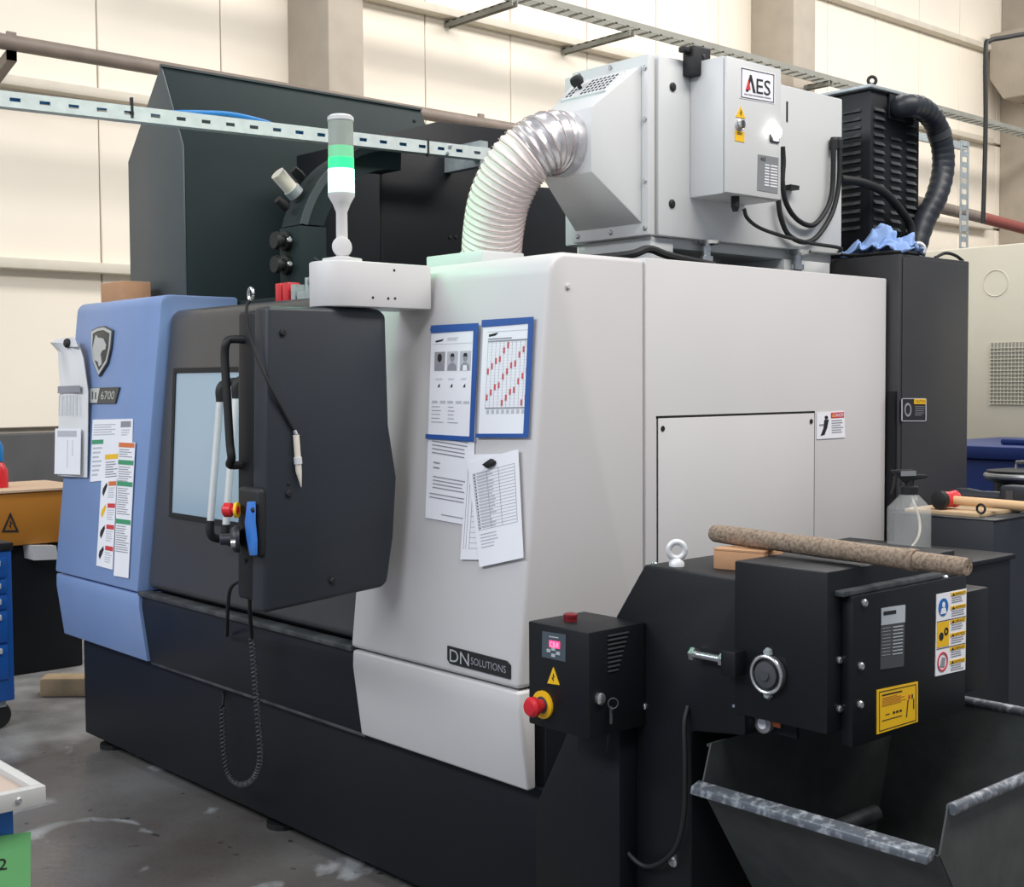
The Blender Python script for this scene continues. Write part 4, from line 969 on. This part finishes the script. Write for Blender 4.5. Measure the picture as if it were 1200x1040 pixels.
# bearing, adjusting bolt, eye bolt
fyp = YC - 0.004
bq = PY(902, 790, fyp)
MB().lathe([(0.042, 0), (0.042, 0.012), (0.035, 0.014), (0.035, 0.006), (0.028, 0.006), (0.028, 0.016), (0.012, 0.018), (0.012, 0.022)], bq, YN, 28).build('bearing', 'platedark', cv, smooth=True)
MB().tube(ring_path(bq + YN * 0.012, XP, ZP, 0.039, 30), 0.0045, 8).build('bearing_ring', 'steel', cv, smooth=True)
for (px, py) in ((901, 765), (901, 814)): bolt('bolt', PY(px, py, fyp), YN, 0.011, 'galv', cv, 0.01, 6)
a, b = PY(816, 766, fyp - 0.01), PY(848, 771, fyp - 0.01)
MB().tube([V(a.x, fyp - 0.02, a.z), V(hX0, fyp - 0.02, a.z)], 0.0085, 10).build('adjusting_bolt', 'steel', cv, smooth=True)
MB().lathe([(0.016, 0), (0.016, 0.012)], (a.x - 0.004, fyp - 0.02, a.z), XP, 6).build('bolt_head', 'steel', cv)
MB().lathe([(0.015, 0), (0.015, 0.01)], (hX0 - 0.02, fyp - 0.02, a.z), XP, 6).build('lock_nut', 'steel', cv)
MB().box(hX0 - 0.01, hX0 + 0.03, fyp - 0.035, fyp + 0.02, a.z - 0.03, a.z + 0.025).build('bolt_lug', 'black', cv, bevel=0.003)
eq = PZ(793, 664, 1.107)
MB().tube(ring_path(V(eq.x, eq.y, 1.145), V(0.67, 0.74, 0), ZP, 0.019), 0.0075, 12).build('lifting_eye', 'alu', cv, smooth=True)
MB().lathe([(0.018, 0), (0.018, 0.01), (0.01, 0.02)], (eq.x, eq.y, 1.106), ZP, 14).build('eye_collar', 'alu', cv, smooth=True)
bolt('rivet', PZ(767, 662, 1.107), ZP, 0.008, 'steel', cv)
bolt('rivet', PY(755, 828, YC), YN, 0.009, 'steel', cv)
bolt('bolt', PY(790, 1010, YC), YN, 0.013, 'steel', cv)
bolt('rivet', PY(860, 828, YC), YN, 0.004, 'steel', cv)
# bubble gauge and orange tag below the bearing
gq = PY(898, 847, YC + 0.05)
gpl = MB().box(0.70, 0.80, YC + 0.051, YC + 0.06, 0.765, 0.806).build('gauge_bracket', 'base', cv)
MB().lathe([(0.022, 0), (0.022, 0.014), (0.017, 0.016)], V(gq.x, YC + 0.05, gq.z), YN, 20).build('gauge', 'plate', cv, smooth=True)
MB().lathe([(0.012, 0.0155), (0.012, 0.017)], V(gq.x, YC + 0.05, gq.z), YN, 16).build('gauge_face', 'paper', cv)
oq = PY(911, 846, YC + 0.05)
MB().box(oq.x - 0.01, oq.x + 0.01, YC + 0.045, YC + 0.0505, oq.z - 0.012, oq.z + 0.012).build('orange_tag', 'orange', cv)
# control box on a bracket
x0 = PY(619, 727, YB).x; x1 = PY(690, 742, YB).x; z1 = PY(650, 734, YB).z; z0 = PY(655, 858, YB).z
bx = MB().box(x0, x1, YB, YC - 0.002, z0, z1).build('control_box', 'black', cv, bevel=0.004, label='black conveyor control box with emergency stop')
MB().box(x0 + 0.03, x1 - 0.03, YC - 0.06, YC - 0.001, 0.3, z0).build('box_bracket', 'base', cv, bevel=0.004)
def ysheet(y, tl, tr, br, bl): return Sheet(PY(*tl, y), PY(*tr, y), PY(*br, y), PY(*bl, y))
s = ysheet(YB, (636, 740), (663.5, 744), (663, 776), (635.5, 770)); st = s.build('display_panel', 'keypad', bx)
s.bar('display', 0.32, 0.30, 0.76, 0.56, 0.0026); s.bar('key', 0.3, 0.14, 0.7, 0.18)
s.text('paper', 'C8.8', 0.36, 0.34, 0.72, 0.52, 0.0034)
for (u, v) in ((0.50, 0.61), (0.30, 0.70), (0.70, 0.74), (0.50, 0.85)): s.bar('key', u - 0.08, v - 0.06, u + 0.08, v + 0.06, 0.003)
s.prints(st, {'display': 'digital_display', 'key': 'keypad_button'})
s = ysheet(YB, (642, 781), (656, 783), (656, 803), (642, 801)); st = MB().slab([s.p(0, 1), s.p(0.5, 0), s.p(1, 1)], s.n, 0, 0.002).build('hazard_sticker', 'yellow', bx)
s.poly('inkblack', [(0.52, 0.35), (0.62, 0.58), (0.52, 0.58), (0.55, 0.85), (0.38, 0.62), (0.48, 0.62)], 0.003); s.prints(st)
eq = PY(637, 826, YB)
es = MB().lathe([(0.033, 0), (0.033, 0.006)], eq, YN, 26).build('stop_collar', 'yellow', bx)
MB().lathe([(0.014, 0.006), (0.014, 0.024), (0.023, 0.028), (0.024, 0.04), (0.018, 0.048), (0.004, 0.05)], eq, YN, 24).build('stop_button', 'red', es, smooth=True)
MB().lathe([(0.02, 0.006), (0.02, 0.008)], eq, YN, 20).build('stop_ring', 'platedark', es)
q = PZ(668.5, 728, z1); MB().lathe([(0.016, 0), (0.016, 0.008), (0.017, 0.009), (0.017, 0.016), (0.012, 0.019)], V(q.x, min(q.y, -0.06), z1), ZP, 20).build('red_lamp', 'darkred', bx, smooth=True)
for j in range(9):
    p = PX(712, 745 + j * 5.2, x1); q2 = PX(736 - j * 1.5, 740 + j * 5.2, x1)
    MB().box(x1, x1 + 0.003, p.y, q2.y, p.z - 0.003, p.z).build('vent_slit', 'platedark', bx)
q = PX(702, 819, x1)
kl = MB().lathe([(0.014, 0), (0.014, 0.008), (0.009, 0.012)], q, XP, 14).build('key_lock', 'steel', bx, smooth=True)
MB().tube(ring_path(q + V(0.02, 0.025, -0.012), V(0.5, 0.85, 0), ZP, 0.012, 16), 0.0015, 6).build('key_ring', 'platedark', kl)
MB().box(q.x + 0.012, q.x + 0.015, q.y + 0.022, q.y + 0.028, q.z - 0.06, q.z - 0.02).build('key', 'steel', kl)
cl = MB().tube(smooth_path([PY(716, 850, YC - 0.06), PY(711, 900, YC - 0.05), PY(713, 950, YC - 0.03), PY(728, 990, YC - 0.03), PY(757, 1016, YC - 0.02), PY(788, 1000, YC - 0.03), PY(801, 960, YC - 0.03), PY(803, 900, YC - 0.03), PY(802, 850, YC - 0.02), PY(806, 828, YC)], 8), 0.006, 10).build('cable_loop', 'rubber', cv, smooth=True)

# =================================================================== CHIP BIN
bt = 0.735
bL = PZ(835, 872, bt); bR = PZ(1129, 936, bt); lipz = 0.645
bn = thing('chip_bin', 'dark steel chip bin with a worn rolled front lip under the conveyor head', 'bin', ((bL.x + bR.x) / 2, 0.35, 0))
lx0, lx1 = bL.x - 0.005, bR.x + 0.0
ly = PZ(960, 962, lipz).y
yback = 0.72
T = 0.004
sidep = [(ly, lipz), (bL.y + 0.0, bt), (yback + 0.05, bt), (yback - 0.1, 0.20), (ly + 0.30, 0.20)]
for x in (lx0, lx1):
    w = MB().prism(sidep, 'X', x - T / 2, x + T / 2).build('side_wall', 'bin', bn)
    MB().tube([(x + (0.008 if x == lx1 else -0.008), bL.y, bt - 0.006), (x + (0.008 if x == lx1 else -0.008), yback + 0.05, bt - 0.006)], 0.012 if x == lx1 else 0.004, 12).build('rolled_edge', 'bin' if x == lx0 else 'binlip', w, smooth=True)
MB().add([(lx0, ly, lipz), (lx1, ly, lipz), (lx1, ly + 0.30, 0.20), (lx0, ly + 0.30, 0.20), (lx0, ly - T, lipz), (lx1, ly - T, lipz), (lx1, ly + 0.30 - T, 0.196), (lx0, ly + 0.30 - T, 0.196)],
         [(0,1,2,3),(7,6,5,4),(0,4,5,1),(1,5,6,2),(2,6,7,3),(3,7,4,0)]).build('front_wall', 'bin', bn)
MB().box(lx0, lx1, ly + 0.30, yback - 0.1, 0.196, 0.20).build('bin_floor', 'bin', bn)
MB().add([(lx0, yback + 0.05, bt), (lx1, yback + 0.05, bt), (lx1, yback - 0.1, 0.2), (lx0, yback - 0.1, 0.2), (lx0, yback + 0.054, bt), (lx1, yback + 0.054, bt), (lx1, yback - 0.096, 0.2), (lx0, yback - 0.096, 0.2)],
         [(0,1,2,3),(7,6,5,4),(0,4,5,1),(1,5,6,2),(2,6,7,3),(3,7,4,0)]).build('back_wall', 'bin', bn)
MB().tube([(lx0, yback + 0.055, bt), (lx1, yback + 0.055, bt)], 0.012, 10).build('back_rail', 'binlip', bn, smooth=True)
MB().prism([(ly - 0.03, lipz - 0.014), (ly - 0.026, lipz + 0.004), (ly + 0.0, lipz + 0.012), (ly + 0.006, lipz + 0.006), (ly, lipz - 0.01)], 'X', lx0 - 0.01, lx1 - 0.008).build('front_lip', 'binlip', bn, bevel=0.003)
MB().tube([(lx0 + 0.03, ly + 0.30, lipz - 0.20), (lx0 + 0.03, yback - 0.1, lipz - 0.20)], 0.022, 14).build('pivot_tube', 'dirtgrey', bn, smooth=True)
for (x, y) in ((lx0 + 0.07, ly + 0.36), (lx1 - 0.07, ly + 0.36), (lx0 + 0.07, yback - 0.18), (lx1 - 0.07, yback - 0.18)):
    f_ = MB().lathe([(0.05, -0.018), (0.055, -0.01), (0.055, 0.01), (0.05, 0.018)], (x, y, 0.056), XP, 20).build('caster', 'rubber', bn)
    MB().box(x - 0.03, x + 0.03, y - 0.03, y + 0.03, 0.1, 0.196).build('caster_fork', 'galv', f_)
# timber scraps beside the bin
tz_ = PZ(866, 1018, 0.05) * 1.0; tz_ = V(0.33, 0.72, 0.05)
wa = PY(866, 1018, 0.68)
wt = MB().slab([V(wa.x - 0.05, 0.66, 0), V(wa.x + 0.05, 0.66, 0), V(wa.x + 0.05, 0.70, 0), V(wa.x - 0.05, 0.70, 0)], ZP, 0, wa.z + 0.01).build('timber_batten', 'wood', bevel=0.003)
tag(wt, 'pale timber offcut standing on the floor behind the chip conveyor', 'timber')
# =================================================================== THINGS ON THE CONVEYOR
pl0, pl1 = PZ(836, 625, 1.176), PZ(1134, 665, 1.170)
pd = (pl1 - pl0); Lp = pd.length; pd.normalize()
pole = thing('wooden_pole', 'weathered brown round pole with a stepped end lying on the conveyor head', 'pole', pl0.lerp(pl1, 0.6) - V(0, 0, 0.024))
pr = [0.018, 0.0205] + [0.0215 + 0.0006 * math.sin(i) for i in range(14)] + [0.022, 0.0235, 0.0235, 0.022]
hs = [0, 0.006] + [0.03 + (Lp * 0.80 - 0.05) * i / 13 for i in range(14)] + [Lp * 0.80, Lp * 0.803, Lp * 0.825, Lp * 0.828]
MB().lathe(list(zip(pr, hs)), pl0, pd, 20).build('shaft', 'pole', pole, smooth=True)
MB().lathe([(0.0185, Lp * 0.828), (0.0185, Lp - 0.006), (0.0165, Lp), (0.003, Lp), (0.003, Lp - 0.004)], pl0, pd, 20).build('turned_end', 'pole', pole, smooth=True)
q0, q1 = PZ(836, 667, 1.105), PZ(862, 668, 1.105)
cdd = thing('cardboard_block', 'brown folded cardboard block under the end of the pole', 'cardboard', (q0.x + 0.06, q0.y + 0.04, 1.105))
u_ = V(0.97, 0.24, 0).normalized(); w_ = V(-0.24, 0.97, 0)
P0 = V(q0.x, q0.y, 1.1055)
def obox(P, u, w, a, b, c): 
    return MB().slab([P, P + u * a, P + u * a + w * b, P + w * b], ZP, 0, c)
obox(P0, u_, w_, 0.125, 0.11, 0.043).build('carton_body', 'card', cdd, bevel=0.002)
obox(P0 + V(0, 0, 0.0435), u_, w_, 0.125, 0.055, 0.004).build('carton_flap', 'card', cdd)
# small coolant tank behind, with spray bottle
tk = thing('coolant_tank', 'black coolant tank standing between conveyor and side panel', 'tank', (0.35, 1.15, 0))
MB().box(0.05, 0.60, 0.98, 1.42, 0.0, 1.01).build('tank_body', 'black', tk, bevel=0.006)
MB().box(0.04, 0.61, 0.97, 1.43, 1.0105, 1.025).build('tank_lid', 'black', tk, bevel=0.003)
bp = PZ(1065, 648, 1.026); bp = V(bp.x, bp.y, 1.026)
sp = thing('spray_bottle', 'clear plastic spray bottle with a black trigger head', 'bottle', bp)
R0 = (PX(1086, 600, bp.x) - PX(1043, 600, bp.x)).y / 2 * 0.63
zs = PX(1065, 597, bp.x).z; zn = PX(1065, 578, bp.x).z
MB().lathe([(R0 * 0.9, 0), (R0, 0.008), (R0, zs - 1.026), (R0 * 0.98, zs - 1.02), (R0 * 0.34, zn - 1.026), (R0 * 0.34, zn - 1.02)], bp, ZP, 28).build('bottle_body', 'pet', sp, smooth=True)
MB().tube(smooth_path([bp + V(0.005, 0, 0.01), bp + V(0.02, 0.02, 0.05), bp + V(0.015, 0.03, 0.1), bp + V(0.0, 0.005, zn - 1.026)], 8), 0.004, 8).build('dip_tube', 'ivory', sp, smooth=True)
cz = zn - 0.004
tv = V(0.67, 0.74, 0)   # nozzle axis in plan
hd = MB().lathe([(R0 * 0.42, 0), (R0 * 0.42, 0.022), (0.014, 0.026), (0.014, 0.05)], V(bp.x, bp.y, cz), ZP, 18).build('spray_head', 'rubber', sp, smooth=True)
def hpoly(pts, t0, t1): 
    n = V(tv.y, -tv.x, 0); return MB().slab([V(bp.x, bp.y, cz) + tv * a + ZP * b for a, b in pts], n, t0, t1)
hpoly([(-0.055, 0.072), (0.01, 0.074), (0.012, 0.06), (0.05, 0.058), (0.05, 0.05), (0.02, 0.044), (-0.02, 0.035), (-0.04, 0.06)], -0.014, 0.014).build('nozzle_body', 'rubber', hd, bevel=0.003)
hpoly([(-0.03, 0.070), (0.015, 0.071), (0.015, 0.056), (-0.03, 0.055)], 0.0142, 0.016).build('head_label', 'plate', hd)
hpoly([(-0.045, 0.055), (-0.036, 0.055), (-0.042, 0.02), (-0.05, -0.002), (-0.056, 0.0), (-0.05, 0.02)], -0.006, 0.006).build('trigger', 'rubber', hd, bevel=0.002)
# right-hand cabinet with mallet
RZ = 1.10
rc_ = PZ(1164.8, 609.8, RZ)
cab = thing('steel_cabinet', 'dark steel cabinet carrying the mallet beside the electrical cabinet', 'cabinet', (rc_.x - 0.2, rc_.y + 0.3, 0))
MB().box(0.10, rc_.x, rc_.y, rc_.y + 0.75, 0.0, RZ - 0.004).build('cabinet_body', 'panelblack', cab, bevel=0.004)
MB().box(0.09, rc_.x + 0.004, rc_.y - 0.004, rc_.y + 0.76, RZ - 0.0035, RZ).build('cabinet_top', 'dirtgrey', cab, bevel=0.001)
for (px, py) in ((1178, 716), (1178, 800), (1178, 805)): bolt('rivet', PX(px, py, rc_.x), XP, 0.007, 'platedark', cab)
o = obox(V(0.12, rc_.y + 0.03, RZ + 0.0005), V(1, 0, 0), V(0, 1, 0), rc_.x - 0.19, 0.3, 0.012).build('plywood_board', 'wood', bevel=0.001)
tag(o, 'thin plywood board lying on the dark cabinet under the mallet', 'board')
ml = thing('mallet', 'mallet with a black and red head and pale wooden handle', 'mallet', PZ(1115, 600, RZ + 0.014))
my = rc_.y + 0.10
hc = PY(1112, 592, my); hcz = RZ + 0.0445
hcx = hc.x
MB().lathe([(0.024, 0), (0.03, 0.004), (0.03, 0.024), (0.028, 0.026)], V(hcx - 0.012, my - 0.05, hcz), V(0.1, 1, 0), 22).build('rubber_face', 'rubber', ml, smooth=True)
MB().lathe([(0.028, 0.026), (0.026, 0.05), (0.026, 0.075), (0.029, 0.09)], V(hcx - 0.012, my - 0.05, hcz), V(0.1, 1, 0), 22).build('head', 'red', ml, smooth=True)
MB().tube([V(hcx, my + 0.005, hcz), V(hcx + 0.33, my + 0.06, hcz - 0.013)], [0.014, 0.0165], 14).build('handle', 'handle_wood', ml, smooth=True)
# ring standing on the edge
q = PZ(1161, 605, RZ)
ring = MB().tube(ring_path(V(q.x - 0.0, my - 0.055, RZ + 0.0155 + 0.012), XP, ZP, 0.014, 22), 0.0038, 8).build('steel_ring', 'rubber', smooth=True)
tag(ring, 'small black ring leaning by the mallet handle', 'ring')
# grey power tool
dz_ = RZ + 0.014
tl = thing('hand_tool', 'dark grey hand tool with a rounded grip behind the mallet', 'tool', PZ(1150, 588, RZ + 0.02))
ty = rc_.y + 0.27
a, b = PY(1118, 582, ty), PY(1178, 584, ty)
MB().lathe([(0.012, 0), (0.026, 0.012), (0.027, 0.05), (0.02, 0.1), (0.022, 0.18)], V(a.x, ty, dz_ + 0.03), V(1, 0.05, 0), 18).build('grip', 'panelblack', tl, smooth=True)
MB().box(a.x + 0.18, a.x + 0.30, ty - 0.035, ty + 0.045, dz_, dz_ + 0.075).build('tool_body', 'panelblack', tl, bevel=0.01, segs=3)
MB().box(a.x + 0.205, a.x + 0.23, ty - 0.037, ty - 0.0355, dz_ + 0.02, dz_ + 0.06).build('tool_plate', 'platedark', tl)

# =================================================================== FAR MACHINES ON THE RIGHT
cy_ = 4.4
cm = thing('cream_machine', 'cream machine enclosure with a square grille behind the electrical cabinet', 'machine', (0, cy_ + 0.5, 0))
cz1, cz0 = PY(1150, 289, cy_).z, PY(1140, 520, cy_).z
MB().box(-2.6, 1.4, cy_, cy_ + 1.5, cz0, cz1).build('enclosure', 'creammachine', cm, bevel=0.01)
MB().box(-2.5, 1.3, cy_ + 0.05, cy_ + 1.4, 0.0, cz0).build('lower_body', 'creammachine', cm)
g0, g1 = PY(1161, 402, cy_), PY(1161, 474, cy_)
gm = MB().box(g0.x, g0.x + 0.4, cy_ - 0.006, cy_, g1.z, g0.z).build('grille', 'meshgrey', cm)
gg = MB()
for i in range(20): gg.box(g0.x + i * 0.02 + 0.002, g0.x + i * 0.02 + 0.006, cy_ - 0.010, cy_ - 0.0062, g1.z, g0.z)
nz_ = int((g0.z - g1.z) / 0.02)
for j in range(nz_): gg.box(g0.x, g0.x + 0.4, cy_ - 0.0145, cy_ - 0.0102, g1.z + j * 0.02, g1.z + j * 0.02 + 0.004)
o = gg.build('mesh_wires', 'creammachine', gm); o['kind'] = 'stuff'
MB().tube(ring_path(PY(1167, 332, cy_) + YN * 0.001, XP, ZP, 0.07, 28), 0.003, 6).build('round_mark', 'creamdark', cm)
bm_y = 3.3
nb = thing('blue_machine_table', 'dark blue machine table with a black clamping fixture by the cream machine', 'machine', (0, bm_y + 0.3, 0))
bz1, = (PY(1160, 523, bm_y).z,)
bxl = PY(1134, 530, bm_y).x
MB().box(bxl - 0.3, bxl + 1.6, bm_y, bm_y + 0.9, 0.0, bz1 - 0.06).build('table_body', 'navy', nb, bevel=0.01)
MB().box(bxl - 0.32, bxl + 1.62, bm_y - 0.02, bm_y + 0.92, bz1 - 0.059, bz1).build('table_slab', 'navy', nb, bevel=0.008)
q = PY(1190, 545, bm_y - 0.25)
MB().box(bxl + 0.1, bxl + 1.4, bm_y - 0.4, bm_y - 0.022, 0.0, PY(1190, 583, bm_y - 0.25).z).build('fixture_bed', 'navy', nb, bevel=0.006)
fz = PY(1190, 583, bm_y - 0.25).z
MB().lathe([(0.10, 0), (0.10, PY(1190, 566, bm_y - 0.25).z - fz), (0.13, PY(1190, 564, bm_y - 0.25).z - fz), (0.13, PY(1190, 552, bm_y - 0.25).z - fz), (0.06, PY(1190, 550, bm_y - 0.25).z - fz)], V(q.x, bm_y - 0.22, fz + 0.0005), ZP, 28).build('fixture', 'fixture', nb, smooth=True)
MB().tube(ring_path(V(q.x, bm_y - 0.22, PY(1190, 558, bm_y - 0.25).z), XP, V(0, 1, 0), 0.132, 30), 0.012, 8).build('fixture_ring', 'plate', nb, smooth=True)
c_ = PY(1190, 525, bm_y + 0.2)
MB().box(c_.x - 0.05, c_.x + 0.3, bm_y + 0.15, bm_y + 0.3, bz1, PY(1190, 514, bm_y + 0.2).z).build('clamp_block', 'navy', nb, bevel=0.01)
MB().tube([V(q.x - 0.02, bm_y - 0.2, PY(1190, 552, bm_y - 0.25).z), V(q.x - 0.02, bm_y - 0.2, PY(1190, 543, bm_y - 0.25).z), V(q.x + 0.06, bm_y - 0.2, PY(1190, 541, bm_y - 0.25).z)], 0.008, 8).build('clamp_bolt', 'steel', nb, smooth=True)

# =================================================================== LEFT BACKGROUND
tcx = -3.32
tc_ = PX(18, 825, tcx); tz1 = PX(12, 645, tcx).z
tcab = thing('tool_cabinet', 'blue drawer tool cabinet on wheels beside the machine', 'tool cabinet', (tcx - 0.25, tc_.y - 0.3, 0))
MB().box(tcx - 0.5, tcx, tc_.y - 0.65, tc_.y, 0.13, tz1).build('cabinet_body', 'toolblue', tcab, bevel=0.008)
MB().box(tcx - 0.51, tcx + 0.01, tc_.y - 0.66, tc_.y + 0.005, tz1, tz1 + 0.035).build('top_mat', 'rubber', tcab, bevel=0.004)
edges = [tz1 - 0.03, tz1 - 0.13, tz1 - 0.20, tz1 - 0.27, tz1 - 0.42, 0.22]
for i in range(5):
    zA, zB = edges[i], edges[i + 1] + 0.012
    d_ = MB().box(tcx, tcx + 0.012, tc_.y - 0.62, tc_.y - 0.03, zB, zA).build('drawer', 'toolblue', tcab, bevel=0.003)
    MB().box(tcx + 0.0125, tcx + 0.03, tc_.y - 0.58, tc_.y - 0.06, zA - 0.035, zA - 0.01).build('drawer_handle', 'alu', d_, bevel=0.004)
for (x, y) in ((tcx - 0.06, tc_.y - 0.06), (tcx - 0.44, tc_.y - 0.06), (tcx - 0.06, tc_.y - 0.59), (tcx - 0.44, tc_.y - 0.59)):
    w = MB().lathe([(0.052, -0.02), (0.06, -0.012), (0.06, 0.012), (0.052, 0.02)], (x, y, 0.061), XP, 20).build('caster_wheel', 'rubber', tcab)
    MB().box(x - 0.03, x + 0.03, y - 0.03, y + 0.03, 0.1, 0.13).build('caster_plate', 'galv', w)
# amber switch box on a dark stand
ox = -4.3; oa, ob = PX(-40, 580, ox), PX(90, 574, ox)
oz0, oz1 = PX(30, 639, ox).z, PX(30, 577, ox).z
om = thing('amber_box', 'amber enamelled equipment box with a cardboard sheet on top', 'equipment box', (ox - 0.3, ob.y - 0.4, 0))
MB().box(ox - 0.6, ox, oa.y, ob.y + 0.1, oz0, oz1).build('box_body', 'amber', om, bevel=0.008)
st_ = MB().box(ox - 0.55, ox - 0.08, oa.y + 0.05, ob.y + 0.05, 0.0, oz0).build('stand', 'base', om, bevel=0.01)
s = xsheet(ox + 0.001, (2, 602), (22, 599), (22, 624), (2, 624)); tri = MB()
O = [(0, 1), (0.5, 0), (1, 1)]; I = [(0.17, 0.9), (0.5, 0.22), (0.83, 0.9)]
for i in range(3): tri.slab([s.p(*O[i]), s.p(*O[(i + 1) % 3]), s.p(*I[(i + 1) % 3]), s.p(*I[i])], s.n, 0, 0.002)
tri.slab([s.p(*c) for c in ((0.5, 0.4), (0.6, 0.6), (0.52, 0.6), (0.55, 0.85), (0.4, 0.66), (0.48, 0.66))], s.n, 0, 0.002)
tri.build('hazard_symbol', 'inkblack', om)
cs = MB().box(ox - 0.62, ox + 0.01, oa.y + 0.02, ob.y + 0.08, oz1 + 0.001, oz1 + 0.012).build('cardboard_sheet', 'cardlight')
tag(cs, 'pale cardboard sheet lying on the amber equipment box', 'cardboard')
fz_ = oz1 + 0.013
fn = thing('plastic_bottle', 'red plastic bottle with blue top on the cardboard sheet', 'bottle', (ox - 0.25, PX(0, 560, ox - 0.25).y, fz_))
fyy = PX(-2, 560, ox - 0.25).y
MB().lathe([(0.05, 0), (0.05, 0.09), (0.035, 0.12), (0.02, 0.14)], V(ox - 0.25, fyy, fz_), ZP, 18).build('bottle_body', 'red', fn, smooth=True)
MB().lathe([(0.028, 0.14), (0.028, 0.22), (0.015, 0.25)], V(ox - 0.25, fyy, fz_), ZP, 18).build('bottle_cap', 'airblue', fn, smooth=True)
ws = [PX(*p, ox + 0.05) for p in ((38, 640), (66, 640), (68, 656), (40, 657))]
MB().slab(ws, XP, -0.25, 0.0).build('sheet_scrap', 'alu', om)  # pale loose sheet scrap, grouped with the amber box
wb0 = PZ(46, 818, 0.0)
wbk = MB().slab([wb0, wb0 + V(0.22, 0.25, 0), wb0 + V(0.12, 0.33, 0), wb0 + V(-0.1, 0.08, 0)], ZP, 0, 0.095).build('timber_block', 'wood', bevel=0.015); tag(wbk, 'pale timber block on the floor behind the blue skirt', 'timber')
# front-left cart
kz = 0.78
kc = PZ(54, 921, kz)
kt = thing('work_cart', 'blue work cart with a grey metal tray top in the foreground', 'cart', (kc.x - 0.35, kc.y - 0.4, 0))
MB().box(kc.x - 0.74, kc.x - 0.045, kc.y - 0.75, kc.y - 0.045, 0.10, kz - 0.036).build('cart_body', 'cartblue', kt, bevel=0.005)
kr = MB()
ro_, ri = 0.0, 0.022
kr.box(kc.x - 0.022, kc.x, kc.y - 0.8, kc.y, kz - 0.035, kz); kr.box(kc.x - 0.8, kc.x - 0.022, kc.y - 0.022, kc.y, kz - 0.035, kz)
kr.box(kc.x - 0.8, kc.x - 0.778, kc.y - 0.8, kc.y - 0.022, kz - 0.035, kz); kr.box(kc.x - 0.778, kc.x - 0.022, kc.y - 0.8, kc.y - 0.778, kz - 0.035, kz)
kr.build('tray_rim', 'trayrim', kt, bevel=0.002)
MB().box(kc.x - 0.778, kc.x - 0.022, kc.y - 0.778, kc.y - 0.022, kz - 0.034, kz - 0.012).build('tray_liner', 'trayliner', kt)
bolt('rivet', PX(22, 938, kc.x), XP, 0.006, 'steel', kt)
for (dx, dy) in ((-0.1, -0.1), (-0.68, -0.1), (-0.1, -0.68), (-0.68, -0.68)):
    MB().lathe([(0.04, -0.014), (0.048, -0.008), (0.048, 0.008), (0.04, 0.014)], (kc.x + dx, kc.y + dy, 0.05), XP, 18).build('caster', 'rubber', kt)
gx = kc.x - 0.043
s = xsheet(gx, (-40, 985), (36, 975), (35, 1062), (-40, 1072)); gn = thing('green_note', 'green paper note taped to the blue cart', 'note', s.p(0.5, 1))
s.build('sheet', 'greennote', gn)
s2 = xsheet(gx + 0.0015, (-2, 1007), (8, 1006), (8, 1019), (-2, 1020)); s2.text('inkblack', '2', 0.0, 0.0, 1.0, 1.0, 0.001); s2.prints(gn, {'inkblack': 'handwriting'})
bpy.context.view_layer.update()
